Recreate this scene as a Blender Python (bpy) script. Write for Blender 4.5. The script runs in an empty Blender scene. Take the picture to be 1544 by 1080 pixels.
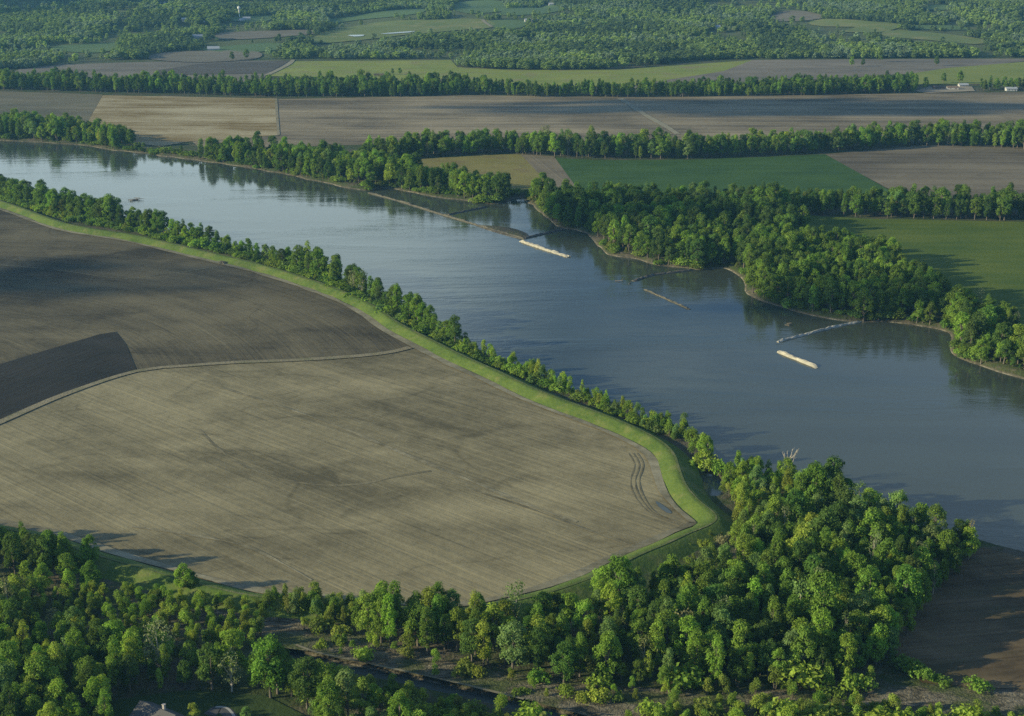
import bpy, bmesh, math, random
import numpy as np
from mathutils import Vector, geometry

R = math.radians
rng = np.random.default_rng(7)
random.seed(7)
SC = bpy.context.scene
COL = SC.collection

# ------------------------------------------------------------------ camera
CAM_H, PITCH, FPX, PW, PH = 250.0, R(17.5), 2121.0, 1544.0, 1080.0
cd = bpy.data.cameras.new('camera')
cam = bpy.data.objects.new('camera', cd)
COL.objects.link(cam)
cam.location = (0, 0, CAM_H)
cam.rotation_euler = (R(90) - PITCH, 0, 0)
cd.sensor_width = 36.0
cd.sensor_fit = 'HORIZONTAL'
cd.lens = FPX / PW * 36.0
cd.clip_start = 1.0
cd.clip_end = 60000
SC.camera = cam

# ------------------------------------------------------------------ light
SUN_EL, SUN_STR, SKY_STR, EXPO = R(17.0), 5.0, 0.070, 0.33
sd_ = bpy.data.lights.new('sun', 'SUN')
sd_.energy = SUN_STR
sd_.angle = R(0.5)
sd_.color = (1.0, 0.90, 0.58)
sun = bpy.data.objects.new('sun', sd_)
COL.objects.link(sun)
SUN_AZ = R(13.0)                     # light travels towards +X and a little away from the camera
LDIR = Vector((math.cos(SUN_EL) * math.cos(SUN_AZ), math.cos(SUN_EL) * math.sin(SUN_AZ), -math.sin(SUN_EL)))
sun.rotation_euler = LDIR.to_track_quat('-Z', 'Y').to_euler()

W = bpy.data.worlds.new('World')
SC.world = W
W.use_nodes = True
wt = W.node_tree
wn, wl = wt.nodes, wt.links
bg = wn['Background']
sky = wn.new('ShaderNodeTexSky')
sky.sky_type = 'NISHITA'
sky.sun_disc = False
sky.sun_elevation = SUN_EL
sky.sun_rotation = R(257)
sky.altitude = 250
sky.air_density = 1.35
sky.dust_density = 0.2
sky.ozone_density = 3.5
bg.inputs['Strength'].default_value = SKY_STR
tc = wn.new('ShaderNodeTexCoord')


def wmath(op, a, b=None):
    n = wn.new('ShaderNodeMath')
    n.operation = op
    for i, v in enumerate((a, b)):
        if v is None:
            continue
        if isinstance(v, (int, float)):
            n.inputs[i].default_value = v
        else:
            wl.new(v, n.inputs[i])
    return n.outputs[0]


def sky_lobe(az, el, inner, outer):
    """soft cloud bank centred on a compass direction (degrees from +Y towards +X)"""
    a, e = R(az), R(el)
    d = (math.sin(a) * math.cos(e), math.cos(a) * math.cos(e), math.sin(e))
    v = wn.new('ShaderNodeVectorMath')
    v.operation = 'DOT_PRODUCT'
    nz = wn.new('ShaderNodeVectorMath')
    nz.operation = 'NORMALIZE'
    wl.new(tc.outputs['Generated'], nz.inputs[0])
    wl.new(nz.outputs[0], v.inputs[0])
    v.inputs[1].default_value = d
    m = wn.new('ShaderNodeMapRange')
    m.interpolation_type = 'SMOOTHSTEP'
    m.inputs['From Min'].default_value = math.cos(R(outer))
    m.inputs['From Max'].default_value = math.cos(R(inner))
    wl.new(v.outputs['Value'], m.inputs['Value'])
    return m.outputs[0]


# broken cloud cover: noise over the dome plus a few bigger banks
sep = wn.new('ShaderNodeSeparateXYZ')
wl.new(tc.outputs['Generated'], sep.inputs[0])
zz = wmath('ADD', wmath('MAXIMUM', sep.outputs['Z'], 0.0), 0.12)
cmb = wn.new('ShaderNodeCombineXYZ')
wl.new(wmath('DIVIDE', sep.outputs['X'], zz), cmb.inputs[0])
wl.new(wmath('DIVIDE', sep.outputs['Y'], zz), cmb.inputs[1])
cn = wn.new('ShaderNodeTexNoise')
cn.inputs['Scale'].default_value = 1.3
cn.inputs['Detail'].default_value = 5
cn.inputs['Roughness'].default_value = 0.55
wl.new(cmb.outputs[0], cn.inputs['Vector'])
cr = wn.new('ShaderNodeMapRange')
cr.interpolation_type = 'SMOOTHSTEP'
cr.inputs['From Min'].default_value = 0.47
cr.inputs['From Max'].default_value = 0.68
wl.new(cn.outputs['Fac'], cr.inputs['Value'])
bank = wmath('ADD', wmath('MULTIPLY', sky_lobe(-19, 11, 4, 21), 1.0), wmath('MULTIPLY', sky_lobe(20, 26, 4, 17), 0.30))
bank = wmath('ADD', bank, wmath('MULTIPLY', sky_lobe(-6, 13, 2, 9), 0.3))
cover = wmath('MINIMUM', wmath('ADD', bank, wmath('MULTIPLY', cr.outputs[0], 0.40)), 1.0)
mx = wn.new('ShaderNodeMix')
mx.data_type = 'RGBA'
wl.new(cover, mx.inputs['Factor'])
tint = wn.new('ShaderNodeMix')
tint.data_type = 'RGBA'
tint.blend_type = 'MULTIPLY'
tint.inputs['Factor'].default_value = 1
wl.new(sky.outputs[0], tint.inputs['A'])
tint.inputs['B'].default_value = (.86, 1.06, 1.42, 1)
wl.new(tint.outputs['Result'], mx.inputs['A'])
mx.inputs['B'].default_value = (11.2, 13.8, 14.4, 1)
wl.new(mx.outputs['Result'], bg.inputs['Color'])

SC.view_settings.view_transform = 'Standard'
SC.view_settings.look = 'None'
SC.view_settings.exposure = EXPO
SC.view_settings.gamma = 1.0
SC.cycles.max_bounces = 6
SC.cycles.diffuse_bounces = 2
SC.cycles.glossy_bounces = 3
SC.cycles.transmission_bounces = 3
SC.cycles.volume_bounces = 0
SC.cycles.use_denoising = False

# ------------------------------------------------------------------ maths helpers
FWD = np.array((0, math.cos(PITCH), -math.sin(PITCH)))
UPV = np.array((0, math.sin(PITCH), math.cos(PITCH)))


def sstep(a, b, v):
    t = np.clip((v - a) / (b - a), 0, 1)
    return t * t * (3 - 2 * t)


_perm = np.random.default_rng(3).random((64, 64))


def vnoise(x, y):
    x = np.asarray(x, float)
    y = np.asarray(y, float)
    xi, yi = np.floor(x).astype(int), np.floor(y).astype(int)
    fx, fy = x - xi, y - yi
    fx, fy = fx * fx * (3 - 2 * fx), fy * fy * (3 - 2 * fy)
    p = lambda a, b: _perm[a % 64, b % 64]
    return (p(xi, yi) * (1 - fx) + p(xi + 1, yi) * fx) * (1 - fy) + (p(xi, yi + 1) * (1 - fx) + p(xi + 1, yi + 1) * fx) * fy


def hills(x, y):
    """height of the wooded uplands beyond the flood plain"""
    x = np.asarray(x, float)
    y = np.asarray(y, float)
    up = sstep(2550, 3700, y + 120 * (vnoise(x / 500, 3.3) - .5))
    n = vnoise(x / 420 + 9, y / 330) * 44 + vnoise(x / 190, y / 160 + 5) * 19
    far = sstep(3900, 5200, y) * 95
    ridge = 40 * np.exp(-((x + 1250) / 420) ** 2) * np.exp(-((y - 4000) / 380) ** 2)
    return up * (12 + n) + far + ridge


def raydir(px, py):
    d = FWD + (px - PW / 2) / FPX * np.array((1, 0, 0)) + (PH / 2 - py) / FPX * UPV
    return d


def G(px, py, z=0.0):
    """the ground point seen at a place in the photograph"""
    d = raydir(px, py)
    if d[2] < -0.01:
        t = (z - CAM_H) / d[2]
    else:
        t = 9000
    x, y = d[0] * t, d[1] * t
    if y > 2400:
        for s in np.arange(2300, 7000, 6.0):
            q = d * (s / d[1])
            if CAM_H + q[2] <= hills(q[0], q[1]):
                return (q[0], q[1])
        return (d[0] / d[1] * 5200, 5200.0)
    return (x, y)


def GP(pts, z=0.0):
    return np.array([G(a, b, z) for a, b in pts])


def project(p):
    v = np.asarray(p, float) - np.array((0, 0, CAM_H))
    zc = v @ FWD
    return PW / 2 + FPX * v[..., 0] / zc, PH / 2 - FPX * (v @ UPV) / zc, zc


def inside(poly, x, y):
    x = np.asarray(x, float)
    y = np.asarray(y, float)
    res = np.zeros(x.shape, bool)
    n = len(poly)
    for i in range(n):
        x1, y1 = poly[i]
        x2, y2 = poly[(i + 1) % n]
        if y1 == y2:
            continue
        c = ((y1 > y) != (y2 > y)) & (x < (x2 - x1) * (y - y1) / (y2 - y1) + x1)
        res ^= c
    return res


def dist_poly(poly, x, y, closed=True):
    d = np.full(np.shape(x), 1e18)
    n = len(poly)
    for i in range(n if closed else n - 1):
        ax, ay = poly[i]
        bx, by = poly[(i + 1) % n]
        dx, dy = bx - ax, by - ay
        L = dx * dx + dy * dy + 1e-9
        t = np.clip(((x - ax) * dx + (y - ay) * dy) / L, 0, 1)
        d = np.minimum(d, (x - ax - t * dx) ** 2 + (y - ay - t * dy) ** 2)
    return np.sqrt(d)


def smooth(pts, step=None, closed=False):
    """Catmull-Rom through points, resampled at about STEP metres"""
    P = [np.array(p, float) for p in pts]
    n = len(P)
    out = []
    for i in range(n if closed else n - 1):
        if closed:
            p0, p1, p2, p3 = P[i - 1], P[i], P[(i + 1) % n], P[(i + 2) % n]
        else:
            p0, p1, p2, p3 = P[max(i - 1, 0)], P[i], P[i + 1], P[min(i + 2, n - 1)]
        m = max(2, int(np.linalg.norm(p2 - p1) / step)) if step else 6
        for k in range(m):
            t = k / m
            out.append(.5 * (2 * p1 + (p2 - p0) * t + (2 * p0 - 5 * p1 + 4 * p2 - p3) * t * t + (3 * p1 - p0 - 3 * p2 + p3) * t ** 3))
    if not closed:
        out.append(P[-1])
    return np.array(out)


# ------------------------------------------------------------------ object helpers
def tag(o, label=None, cat=None, group=None, kind=None):
    if label:
        o['label'] = label
    if cat:
        o['category'] = cat
    if group:
        o['group'] = group
    if kind:
        o['kind'] = kind
    return o


def obj(name, me, parent=None, mat=None):
    o = bpy.data.objects.new(name, me)
    COL.objects.link(o)
    if parent:
        o.parent = parent
    if mat:
        for m in (mat if isinstance(mat, (list, tuple)) else [mat]):
            me.materials.append(m)
    return o


def empty(name, loc, rz=0.0):
    o = bpy.data.objects.new(name, None)
    COL.objects.link(o)
    o.location = loc
    o.rotation_euler = (0, 0, rz)
    return o


def mesh(name, v, f):
    me = bpy.data.meshes.new(name)
    me.from_pydata([tuple(map(float, a)) for a in v], [], f)
    me.update()
    return me


class MB:
    """collects boxes and tubes for one mesh"""

    def __init__(s):
        s.v, s.f = [], []

    def add(s, v, f):
        k = len(s.v)
        s.v += [tuple(a) for a in v]
        s.f += [tuple(i + k for i in q) for q in f]
        return s

    def box(s, x0, x1, y0, y1, z0, z1):
        v = [(x, y, z) for z in (z0, z1) for y in (y0, y1) for x in (x0, x1)]
        return s.add(v, [(0, 2, 3, 1), (4, 5, 7, 6), (0, 1, 5, 4), (2, 6, 7, 3), (0, 4, 6, 2), (1, 3, 7, 5)])

    def tube(s, pts, rad, n=7, cap=True):
        P = [Vector(p) for p in pts]
        rings = []
        k0 = len(s.v)
        for i, p in enumerate(P):
            t = (P[min(i + 1, len(P) - 1)] - P[max(i - 1, 0)]).normalized()
            a = t.orthogonal().normalized() if i == 0 else (prev - t * prev.dot(t)).normalized()
            prev = a
            b = t.cross(a)
            r = rad[i] if not isinstance(rad, (int, float)) else rad
            for k in range(n):
                q = 2 * math.pi * k / n
                s.v.append(tuple(p + (a * math.cos(q) + b * math.sin(q)) * r))
        for i in range(len(P) - 1):
            for k in range(n):
                a, b = k0 + i * n + k, k0 + i * n + (k + 1) % n
                s.f.append((a, b, b + n, a + n))
        if cap:
            s.f.append(tuple(k0 + k for k in reversed(range(n))))
            s.f.append(tuple(k0 + (len(P) - 1) * n + k for k in range(n)))
        return s

    def lathe(s, prof, n=16):
        k0 = len(s.v)
        for r, z in prof:
            for k in range(n):
                q = 2 * math.pi * k / n
                s.v.append((r * math.cos(q), r * math.sin(q), z))
        for i in range(len(prof) - 1):
            for k in range(n):
                a, b = k0 + i * n + k, k0 + i * n + (k + 1) % n
                s.f.append((a, b, b + n, a + n))
        return s

    def build(s, name, mat, parent=None):
        return obj(name, mesh(name, s.v, s.f), parent, mat)


# ------------------------------------------------------------------ materials
def new_mat(name):
    m = bpy.data.materials.new(name)
    m.use_nodes = True
    nt = m.node_tree
    b = nt.nodes['Principled BSDF']
    b.inputs['Specular IOR Level'].default_value = 0.15
    b.inputs['Roughness'].default_value = 0.9
    return m, nt, b


class N:
    """small node-building helper"""

    def __init__(s, nt):
        s.nt = nt

    def lnk(s, v, sock):
        if isinstance(v, (int, float)):
            sock.default_value = v
        elif isinstance(v, tuple):
            sock.default_value = v if len(v) != 3 or sock.type == 'VECTOR' else v + (1,)
        else:
            s.nt.links.new(v, sock)

    def node(s, t, **kw):
        n = s.nt.nodes.new(t)
        for k, v in kw.items():
            setattr(n, k, v)
        return n

    def m(s, op, a, b=0.0):
        n = s.node('ShaderNodeMath', operation=op)
        s.lnk(a, n.inputs[0])
        s.lnk(b, n.inputs[1])
        return n.outputs[0]

    def pos(s):
        return s.node('ShaderNodeNewGeometry').outputs['Position']

    def mapping(s, vec, rot=0.0, scale=(1, 1, 1), loc=(0, 0, 0)):
        n = s.node('ShaderNodeMapping', vector_type='POINT')
        s.lnk(vec, n.inputs['Vector'])
        n.inputs['Rotation'].default_value = (0, 0, rot)
        n.inputs['Scale'].default_value = scale
        n.inputs['Location'].default_value = loc
        return n.outputs[0]

    def noise(s, vec, scale=1.0, detail=3.0, rough=0.5, dist=0.0):
        n = s.node('ShaderNodeTexNoise')
        s.lnk(vec, n.inputs['Vector'])
        n.inputs['Scale'].default_value = scale
        n.inputs['Detail'].default_value = detail
        n.inputs['Roughness'].default_value = rough
        n.inputs['Distortion'].default_value = dist
        return n.outputs['Fac']

    def rng(s, v, a, b, c=0.0, d=1.0, smooth=True):
        n = s.node('ShaderNodeMapRange', interpolation_type='SMOOTHSTEP' if smooth else 'LINEAR')
        s.lnk(v, n.inputs['Value'])
        for k, q in zip(('From Min', 'From Max', 'To Min', 'To Max'), (a, b, c, d)):
            n.inputs[k].default_value = q
        return n.outputs[0]

    def mix(s, f, a, b):
        n = s.node('ShaderNodeMix', data_type='RGBA')
        s.lnk(f, n.inputs['Factor'])
        s.lnk(a, n.inputs['A'])
        s.lnk(b, n.inputs['B'])
        return n.outputs['Result']

    def scale(s, col, f):
        n = s.node('ShaderNodeMix', data_type='RGBA', blend_type='MULTIPLY')
        n.inputs['Factor'].default_value = 1
        s.lnk(col, n.inputs['A'])
        cmbn = s.node('ShaderNodeCombineColor')
        for i in range(3):
            s.lnk(f, cmbn.inputs[i])
        s.nt.links.new(cmbn.outputs[0], n.inputs['B'])
        return n.outputs['Result']

    def bump(s, h, strength, dist, bsdf):
        n = s.node('ShaderNodeBump')
        n.inputs['Strength'].default_value = strength
        n.inputs['Distance'].default_value = dist
        s.lnk(h, n.inputs['Height'])
        s.nt.links.new(n.outputs[0], bsdf.inputs['Normal'])


def soil_mat(name, dark, light, ang, row=3.2, patch=90, seed=0.0, green=None, streak=.55, polar=None, bias=0.0, fine=.5):
    """tilled ground: working rows, moisture patches, dry crests, grain"""
    m, nt, b = new_mat(name)
    h = N(nt)
    p = h.pos()
    if polar:                                   # rows that curve round a far point
        sp = h.node('ShaderNodeSeparateXYZ')
        h.lnk(p, sp.inputs[0])
        dx, dy = h.m('SUBTRACT', sp.outputs[0], polar[0]), h.m('SUBTRACT', sp.outputs[1], polar[1])
        r = h.m('SQRT', h.m('ADD', h.m('MULTIPLY', dx, dx), h.m('MULTIPLY', dy, dy)))
        th = h.m('MULTIPLY', h.m('ARCTAN2', dy, dx), polar[2])
        cb = h.node('ShaderNodeCombineXYZ')
        h.lnk(th, cb.inputs[0])
        h.lnk(r, cb.inputs[1])
        rowv = cb.outputs[0]
    else:
        rowv = h.mapping(p, rot=-ang)
    off = (seed * 37.1, seed * 11.7, 0)
    wob = h.mapping(rowv, loc=off)
    s1 = h.noise(h.mapping(wob, scale=(.010, 1 / row, 1)), 1, 3, .65)          # single rows
    s2 = h.noise(h.mapping(wob, scale=(.004, .06, 1)), 1, 4, .6)               # passes of the implement
    s3 = h.noise(h.mapping(wob, scale=(.0016, .022, 1)), 1, 3, .55, .4)
    pm = h.mapping(p, loc=off)
    q1 = h.noise(h.mapping(pm, rot=-ang, scale=(1 / patch / 1.9, 1 / patch, 1)), 1, 5, .55, .6)
    q2 = h.noise(h.mapping(pm, scale=(.25, .25, .25)), 1, 4, .7)
    v = h.m('ADD', h.m('MULTIPLY', h.m('SUBTRACT', s1, .5), streak),
            h.m('MULTIPLY', h.m('SUBTRACT', s2, .5), streak * 1.5))
    v = h.m('ADD', v, h.m('MULTIPLY', h.m('SUBTRACT', s3, .5), streak * 1.3))
    v = h.m('ADD', v, h.m('MULTIPLY', h.m('SUBTRACT', q1, .5), 2.3))
    q3 = h.noise(h.mapping(pm, scale=(1 / patch / .5, 1 / patch / .4, 1), loc=(7, 1, 0)), 1, 5, .6, .8)
    v = h.m('ADD', v, h.m('MULTIPLY', h.m('SUBTRACT', q3, .5), 1.1))
    v = h.m('ADD', v, h.m('MULTIPLY', h.m('SUBTRACT', q2, .5), fine))
    s4 = h.noise(h.mapping(rowv, scale=(.0035, .55, 1), loc=(9 + seed, 3, 0)), 1, 2, .5)   # thin dry ridges
    v = h.m('ADD', v, h.m('MULTIPLY', h.rng(s4, .56, .74), streak * .55))
    v = h.m('ADD', v, h.m('MULTIPLY', h.rng(s4, .42, .28), streak * -.4))
    ch = h.noise(h.mapping(pm, rot=-ang - .5, scale=(.004, .011, 1)), 1, 2, .5, 1.5)          # shallow wash lines
    v = h.m('ADD', v, h.m('MULTIPLY', h.rng(h.m('ABSOLUTE', h.m('SUBTRACT', ch, .5)), .012, .0), -.22))
    v = h.m('ADD', v, .5 + bias)
    fac = h.rng(v, -.05, 1.05, 0, 1, False)
    c = h.mix(fac, dark, light)
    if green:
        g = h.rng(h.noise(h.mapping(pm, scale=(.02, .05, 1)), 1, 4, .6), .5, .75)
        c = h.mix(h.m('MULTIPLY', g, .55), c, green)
    h.lnk(c, b.inputs['Base Color'])
    h.bump(h.m('ADD', s1, h.m('MULTIPLY', q2, .6)), .6, .5, b)
    return m


def grass_mat(name, a, bcol, ang=0.0, sc=1.0, dry=None, streak=.5):
    m, nt, b = new_mat(name)
    h = N(nt)
    p = h.pos()
    n1 = h.noise(h.mapping(p, rot=-ang, scale=(.012 * sc, .09 * sc, 1)), 1, 4, .6)
    n2 = h.noise(h.mapping(p, scale=(.02 * sc,) * 3), 1, 5, .6)
    n3 = h.noise(h.mapping(p, scale=(.5, .5, .5)), 1, 4, .7)
    v = h.m('ADD', h.m('MULTIPLY', h.m('SUBTRACT', n1, .5), streak), h.m('MULTIPLY', h.m('SUBTRACT', n2, .5), 1.4))
    v = h.m('ADD', h.m('ADD', v, h.m('MULTIPLY', h.m('SUBTRACT', n3, .5), .9)), .5)
    c = h.mix(h.rng(v, 0, 1, 0, 1, False), a, bcol)
    if dry:
        c = h.mix(h.rng(h.noise(h.mapping(p, scale=(.035 * sc,) * 3, loc=(50, 9, 0)), 1, 4, .65), .48, .72, 0, .85), c, dry)
    h.lnk(c, b.inputs['Base Color'])
    h.bump(n3, .7, .6, b)
    return m


def plain(name, col, rough=.7, var=.25, sc=1.0, metal=0.0):
    m, nt, b = new_mat(name)
    h = N(nt)
    n = h.noise(h.mapping(h.pos(), scale=(sc,) * 3), 1, 4, .6)
    h.lnk(h.scale(col, h.rng(n, .25, .75, 1 - var, 1 + var, False)), b.inputs['Base Color'])
    b.inputs['Roughness'].default_value = rough
    b.inputs['Metallic'].default_value = metal
    return m


def leaf_mat(name, instanced=False, col=None):
    m, nt, b = new_mat(name)
    h = N(nt)
    nt.nodes.remove(b)
    oi = h.node('ShaderNodeObjectInfo')
    if instanced:
        at = h.node('ShaderNodeAttribute', attribute_type='INSTANCER', attribute_name='tint')
        base = at.outputs['Color']
    else:
        base = oi.outputs['Color']
    p = h.node('ShaderNodeTexCoord').outputs['Object']
    n1 = h.noise(h.mapping(p, scale=(.28,) * 3), 1, 2, .5)
    geo = h.node('ShaderNodeNewGeometry')
    rpi = geo.outputs['Random Per Island']
    f = h.m('ADD', h.rng(n1, .3, .7, .72, 1.28, False), h.m('MULTIPLY', h.m('SUBTRACT', rpi, .5), .45))
    c = h.scale(base, f)
    c = h.mix(h.rng(n1, .45, .8, 0, .3), c, h.scale(base, 1.5))
    c = h.scale(c, 1.9)
    dfs = h.node('ShaderNodeBsdfDiffuse')
    h.lnk(c, dfs.inputs['Color'])
    tr = h.node('ShaderNodeBsdfTranslucent')
    hs = h.node('ShaderNodeMix', data_type='RGBA', blend_type='MULTIPLY')
    hs.inputs['Factor'].default_value = 1
    h.lnk(c, hs.inputs['A'])
    hs.inputs['B'].default_value = (1.15, 1.2, .5, 1)
    h.lnk(hs.outputs['Result'], tr.inputs['Color'])
    ms = h.node('ShaderNodeMixShader')
    ms.inputs[0].default_value = .42
    nt.links.new(dfs.outputs[0], ms.inputs[1])
    nt.links.new(tr.outputs[0], ms.inputs[2])
    nt.links.new(ms.outputs[0], nt.nodes['Material Output'].inputs['Surface'])
    return m


def water_mat(name, mud, rough=.03, wave=.13, sc=1.0):
    m, nt, b = new_mat(name)
    h = N(nt)
    p = h.pos()
    b.inputs['Roughness'].default_value = rough
    b.inputs['IOR'].default_value = 1.33
    b.inputs['Specular IOR Level'].default_value = .5
    big = h.noise(h.mapping(p, rot=R(35), scale=(.004, .016, 1)), 1, 4, .55, .8)
    h.lnk(h.scale(mud, h.rng(big, .3, .7, .88, 1.12)), b.inputs['Base Color'])
    w1 = h.noise(h.mapping(p, rot=R(20), scale=(.35 * sc, .9 * sc, 1)), 1, 3, .6)
    w2 = h.noise(h.mapping(p, scale=(.06 * sc, .13 * sc, 1)), 1, 4, .6, 1.0)
    # some reaches ruffled by wind or boils, others slick
    slick = h.rng(h.noise(h.mapping(p, rot=R(28), scale=(.003, .013, 1), loc=(4, 2, 0)), 1, 4, .6, .6), .40, .68, .25, 2.0)
    hgt = h.m('MULTIPLY', h.m('ADD', w1, h.m('MULTIPLY', w2, 2.2)), slick)
    h.bump(hgt, wave, .5, b)
    return m


M = {}
M['bark'] = plain('bark', (.17, .145, .115), .9, .35, .6)
M['pale_bark'] = plain('pale_bark', (.42, .38, .31), .9, .25, .8)
M['leaf'] = leaf_mat('foliage')
M['leaf_i'] = leaf_mat('foliage_mass', True)
M['water'] = water_mat('muddy_river_water', (.055, .068, .054))
M['creek_water'] = water_mat('creek_water', (.10, .115, .10), .04, .12, 2)
M['rock'] = plain('dike_rock', (.125, .115, .085), .9, .45, .35)
M['pale_rock'] = plain('pale_dike_rock', (.42, .385, .30), .9, .3, .35)
M['grey_rock'] = plain('grey_dike_rock', (.44, .41, .34), .9, .3, .35)
M['dark_rock'] = plain('wet_dike_rock', (.13, .12, .10), .8, .4, .35)
M['white'] = plain('white_paint', (.78, .78, .75), .6, .06, .4)
M['roof_grey'] = plain('grey_shingles', (.12, .115, .11), .85, .25, 2.5)
M['wood'] = plain('grey_driftwood', (.20, .17, .13), .9, .4, 1.2)
M['dirt'] = soil_mat('track_dirt', (.19, .16, .11), (.36, .31, .22), 0, 2, 30, 8)

# ------------------------------------------------------------------ water outlines (from the photograph, at water level)
ZW = -3.0
near_bank = [(-420, 190), (-150, 248), (0, 284), (100, 310), (200, 335), (250, 351), (300, 359), (400, 384), (480, 405), (540, 432), (600, 462),
             (660, 492), (720, 525), (800, 560), (900, 603), (980, 632), (1040, 654), (1082, 686), (1104, 704), (1140, 712), (1230, 735), (1290, 765),
             (1350, 790), (1420, 804), (1480, 817), (1544, 833), (1700, 872), (2000, 950)]
far_bank = [(2000, 700), (1700, 612), (1544, 571), (1480, 553), (1443, 541), (1432, 528), (1431, 503), (1400, 494), (1350, 488), (1300, 486), (1250, 480), (1200, 470), (1150, 455),
            (1128, 442), (1117, 420), (1092, 404), (1050, 408), (1010, 402), (960, 392), (915, 385), (905, 374), (885, 352), (850, 344), (832, 334),
            (812, 318), (798, 306), (787, 299), (772, 300), (765, 306), (735, 309), (700, 302), (660, 297), (610, 289), (570, 283), (556, 288), (500, 278), (400, 258), (300, 242),
            (200, 230), (100, 217), (0, 212), (-150, 200), (-420, 172)]
RIVER = GP(near_bank + far_bank, ZW)
RIVER = np.vstack([smooth(RIVER[:len(near_bank)], 14), smooth(RIVER[len(near_bank):], 10)])
# little irregularities of the bank
_j = (vnoise(RIVER[:, 0] / 16, RIVER[:, 1] / 16) - .5)[:, None] * np.array((3.5, 7.0))
RIVER = RIVER + _j
CREEK = smooth(GP([(425, 974), (480, 992), (540, 1005), (620, 1022), (700, 1041), (800, 1064), (900, 1092), (885, 1100), (800, 1077), (720, 1056), (650, 1041), (590, 1027), (520, 1013), (455, 995)], ZW), 3, True)
SLOUGH = smooth(GP([(1048, 712), (1072, 714), (1086, 728), (1084, 748), (1070, 748), (1058, 735)], ZW), 3, True)
LEVEE = smooth(GP([(-420, 180), (-200, 243), (0, 303), (100, 337), (200, 354), (300, 377), (400, 401), (500, 433), (560, 460), (600, 487), (650, 513), (700, 538),
                   (750, 560), (800, 584), (850, 604), (900, 622), (950, 642), (993, 664), (1014, 684), (1022, 705), (1033, 732), (1054, 756), (1074, 772), (1079, 783),
                   (1066, 793), (1040, 803), (1000, 821), (960, 838), (900, 867), (830, 892), (760, 909), (700, 919), (620, 918), (540, 912), (460, 905), (380, 898), (300, 880),
                   (220, 858), (140, 835), (50, 806), (-60, 785), (-300, 740)], 3.4), 5)
ISLAND = smooth(GP([(718, 340), (748, 341), (776, 345), (797, 354), (790, 361), (765, 356), (735, 347)], ZW), 4, True)


def landz(x, y):
    """ground height: flood plain at 0, banks sloping under the water, hills far behind"""
    x = np.asarray(x, float)
    y = np.asarray(y, float)
    z = hills(x, y)
    for poly, sl in ((RIVER, .62), (CREEK, .7), (SLOUGH, .6)):
        bx0, by0 = poly.min(0) - 40
        bx1, by1 = poly.max(0) + 40
        msk = (x > bx0) & (x < bx1) & (y > by0) & (y < by1)
        if not np.any(msk):
            continue
        xm, ym = x[msk], y[msk]
        d = dist_poly(poly, xm, ym)
        s = np.where(inside(poly, xm, ym), -d, d)
        zz_ = np.clip(ZW + sl * s, -6.5, 0.0)
        if poly is RIVER:
            di = dist_poly(ISLAND, xm, ym)
            isl = np.where(inside(ISLAND, xm, ym), di, -di)
            zz_ = np.maximum(zz_, np.where(s < 0, np.clip(ZW + .25 * isl, -6.5, -1.6), -9))
        z[msk] = np.minimum(z[msk], zz_)
    return z


# ------------------------------------------------------------------ ground sheet
def build_ground():
    ys = np.concatenate([np.geomspace(170, 2600, 620), np.geomspace(2612, 9000, 150)])
    ts = np.linspace(-.78, .78, 560)
    Y, T = np.meshgrid(ys, ts, indexing='ij')
    X = T * (Y + 160)
    Z = landz(X, Y)
    nr, nc = Y.shape
    me = bpy.data.meshes.new('ground')
    co = np.stack([X, Y, Z], -1).reshape(-1, 3)
    idx = np.arange(nr * nc).reshape(nr, nc)
    q = np.stack([idx[:-1, :-1], idx[:-1, 1:], idx[1:, 1:], idx[1:, :-1]], -1).reshape(-1, 4)
    me.vertices.add(len(co))
    me.vertices.foreach_set('co', co.ravel())
    me.loops.add(q.size)
    me.loops.foreach_set('vertex_index', q.ravel().astype(np.int32))
    me.polygons.add(len(q))
    me.polygons.foreach_set('loop_start', np.arange(0, q.size, 4, dtype=np.int32))
    me.polygons.foreach_set('use_smooth', np.ones(len(q), bool))
    me.update()
    m, nt, b = new_mat('floodplain_ground')
    h = N(nt)
    p = h.pos()
    sp = h.node('ShaderNodeSeparateXYZ')
    h.lnk(p, sp.inputs[0])
    n1 = h.noise(h.mapping(p, scale=(.03,) * 3), 1, 5, .6)
    n2 = h.noise(h.mapping(p, scale=(.3,) * 3), 1, 4, .7)
    n3 = h.noise(h.mapping(p, scale=(.09,) * 3, loc=(3, 7, 0)), 1, 5, .7)
    veg = h.mix(h.rng(n3, .3, .7), (.035, .055, .018), (.075, .095, .03))
    earth = h.mix(n2, (.075, .062, .042), (.16, .135, .095))
    c = h.mix(h.rng(h.m('ADD', n1, h.m('MULTIPLY', h.m('SUBTRACT', n2, .5), .5)), .42, .66), veg, earth)
    c = h.mix(h.m('MULTIPLY', h.rng(sp.outputs[1], 2450, 2700), .8), c, h.mix(n1, (.075, .12, .035), (.14, .15, .06)))
    # mud and pale drift on the banks below the flood plain
    mud = h.mix(h.rng(n2, .3, .7), (.07, .06, .042), (.19, .165, .115))
    drift = h.rng(h.m('ADD', sp.outputs[2], h.m('MULTIPLY', h.m('SUBTRACT', n2, .5), 2.2)), -1.8, -2.7)
    c = h.mix(drift, c, mud)
    c = h.mix(h.m('MULTIPLY', h.rng(sp.outputs[2], -2.5, -2.9), h.rng(n3, .45, .65)), c, (.36, .32, .23))
    h.lnk(c, b.inputs['Base Color'])
    h.bump(n2, 1, 1.2, b)
    o = obj('ground', me, None, m)
    return tag(o, 'flat flood plain earth and grass with bare muddy river banks', 'ground', kind='structure')


build_ground()


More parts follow.
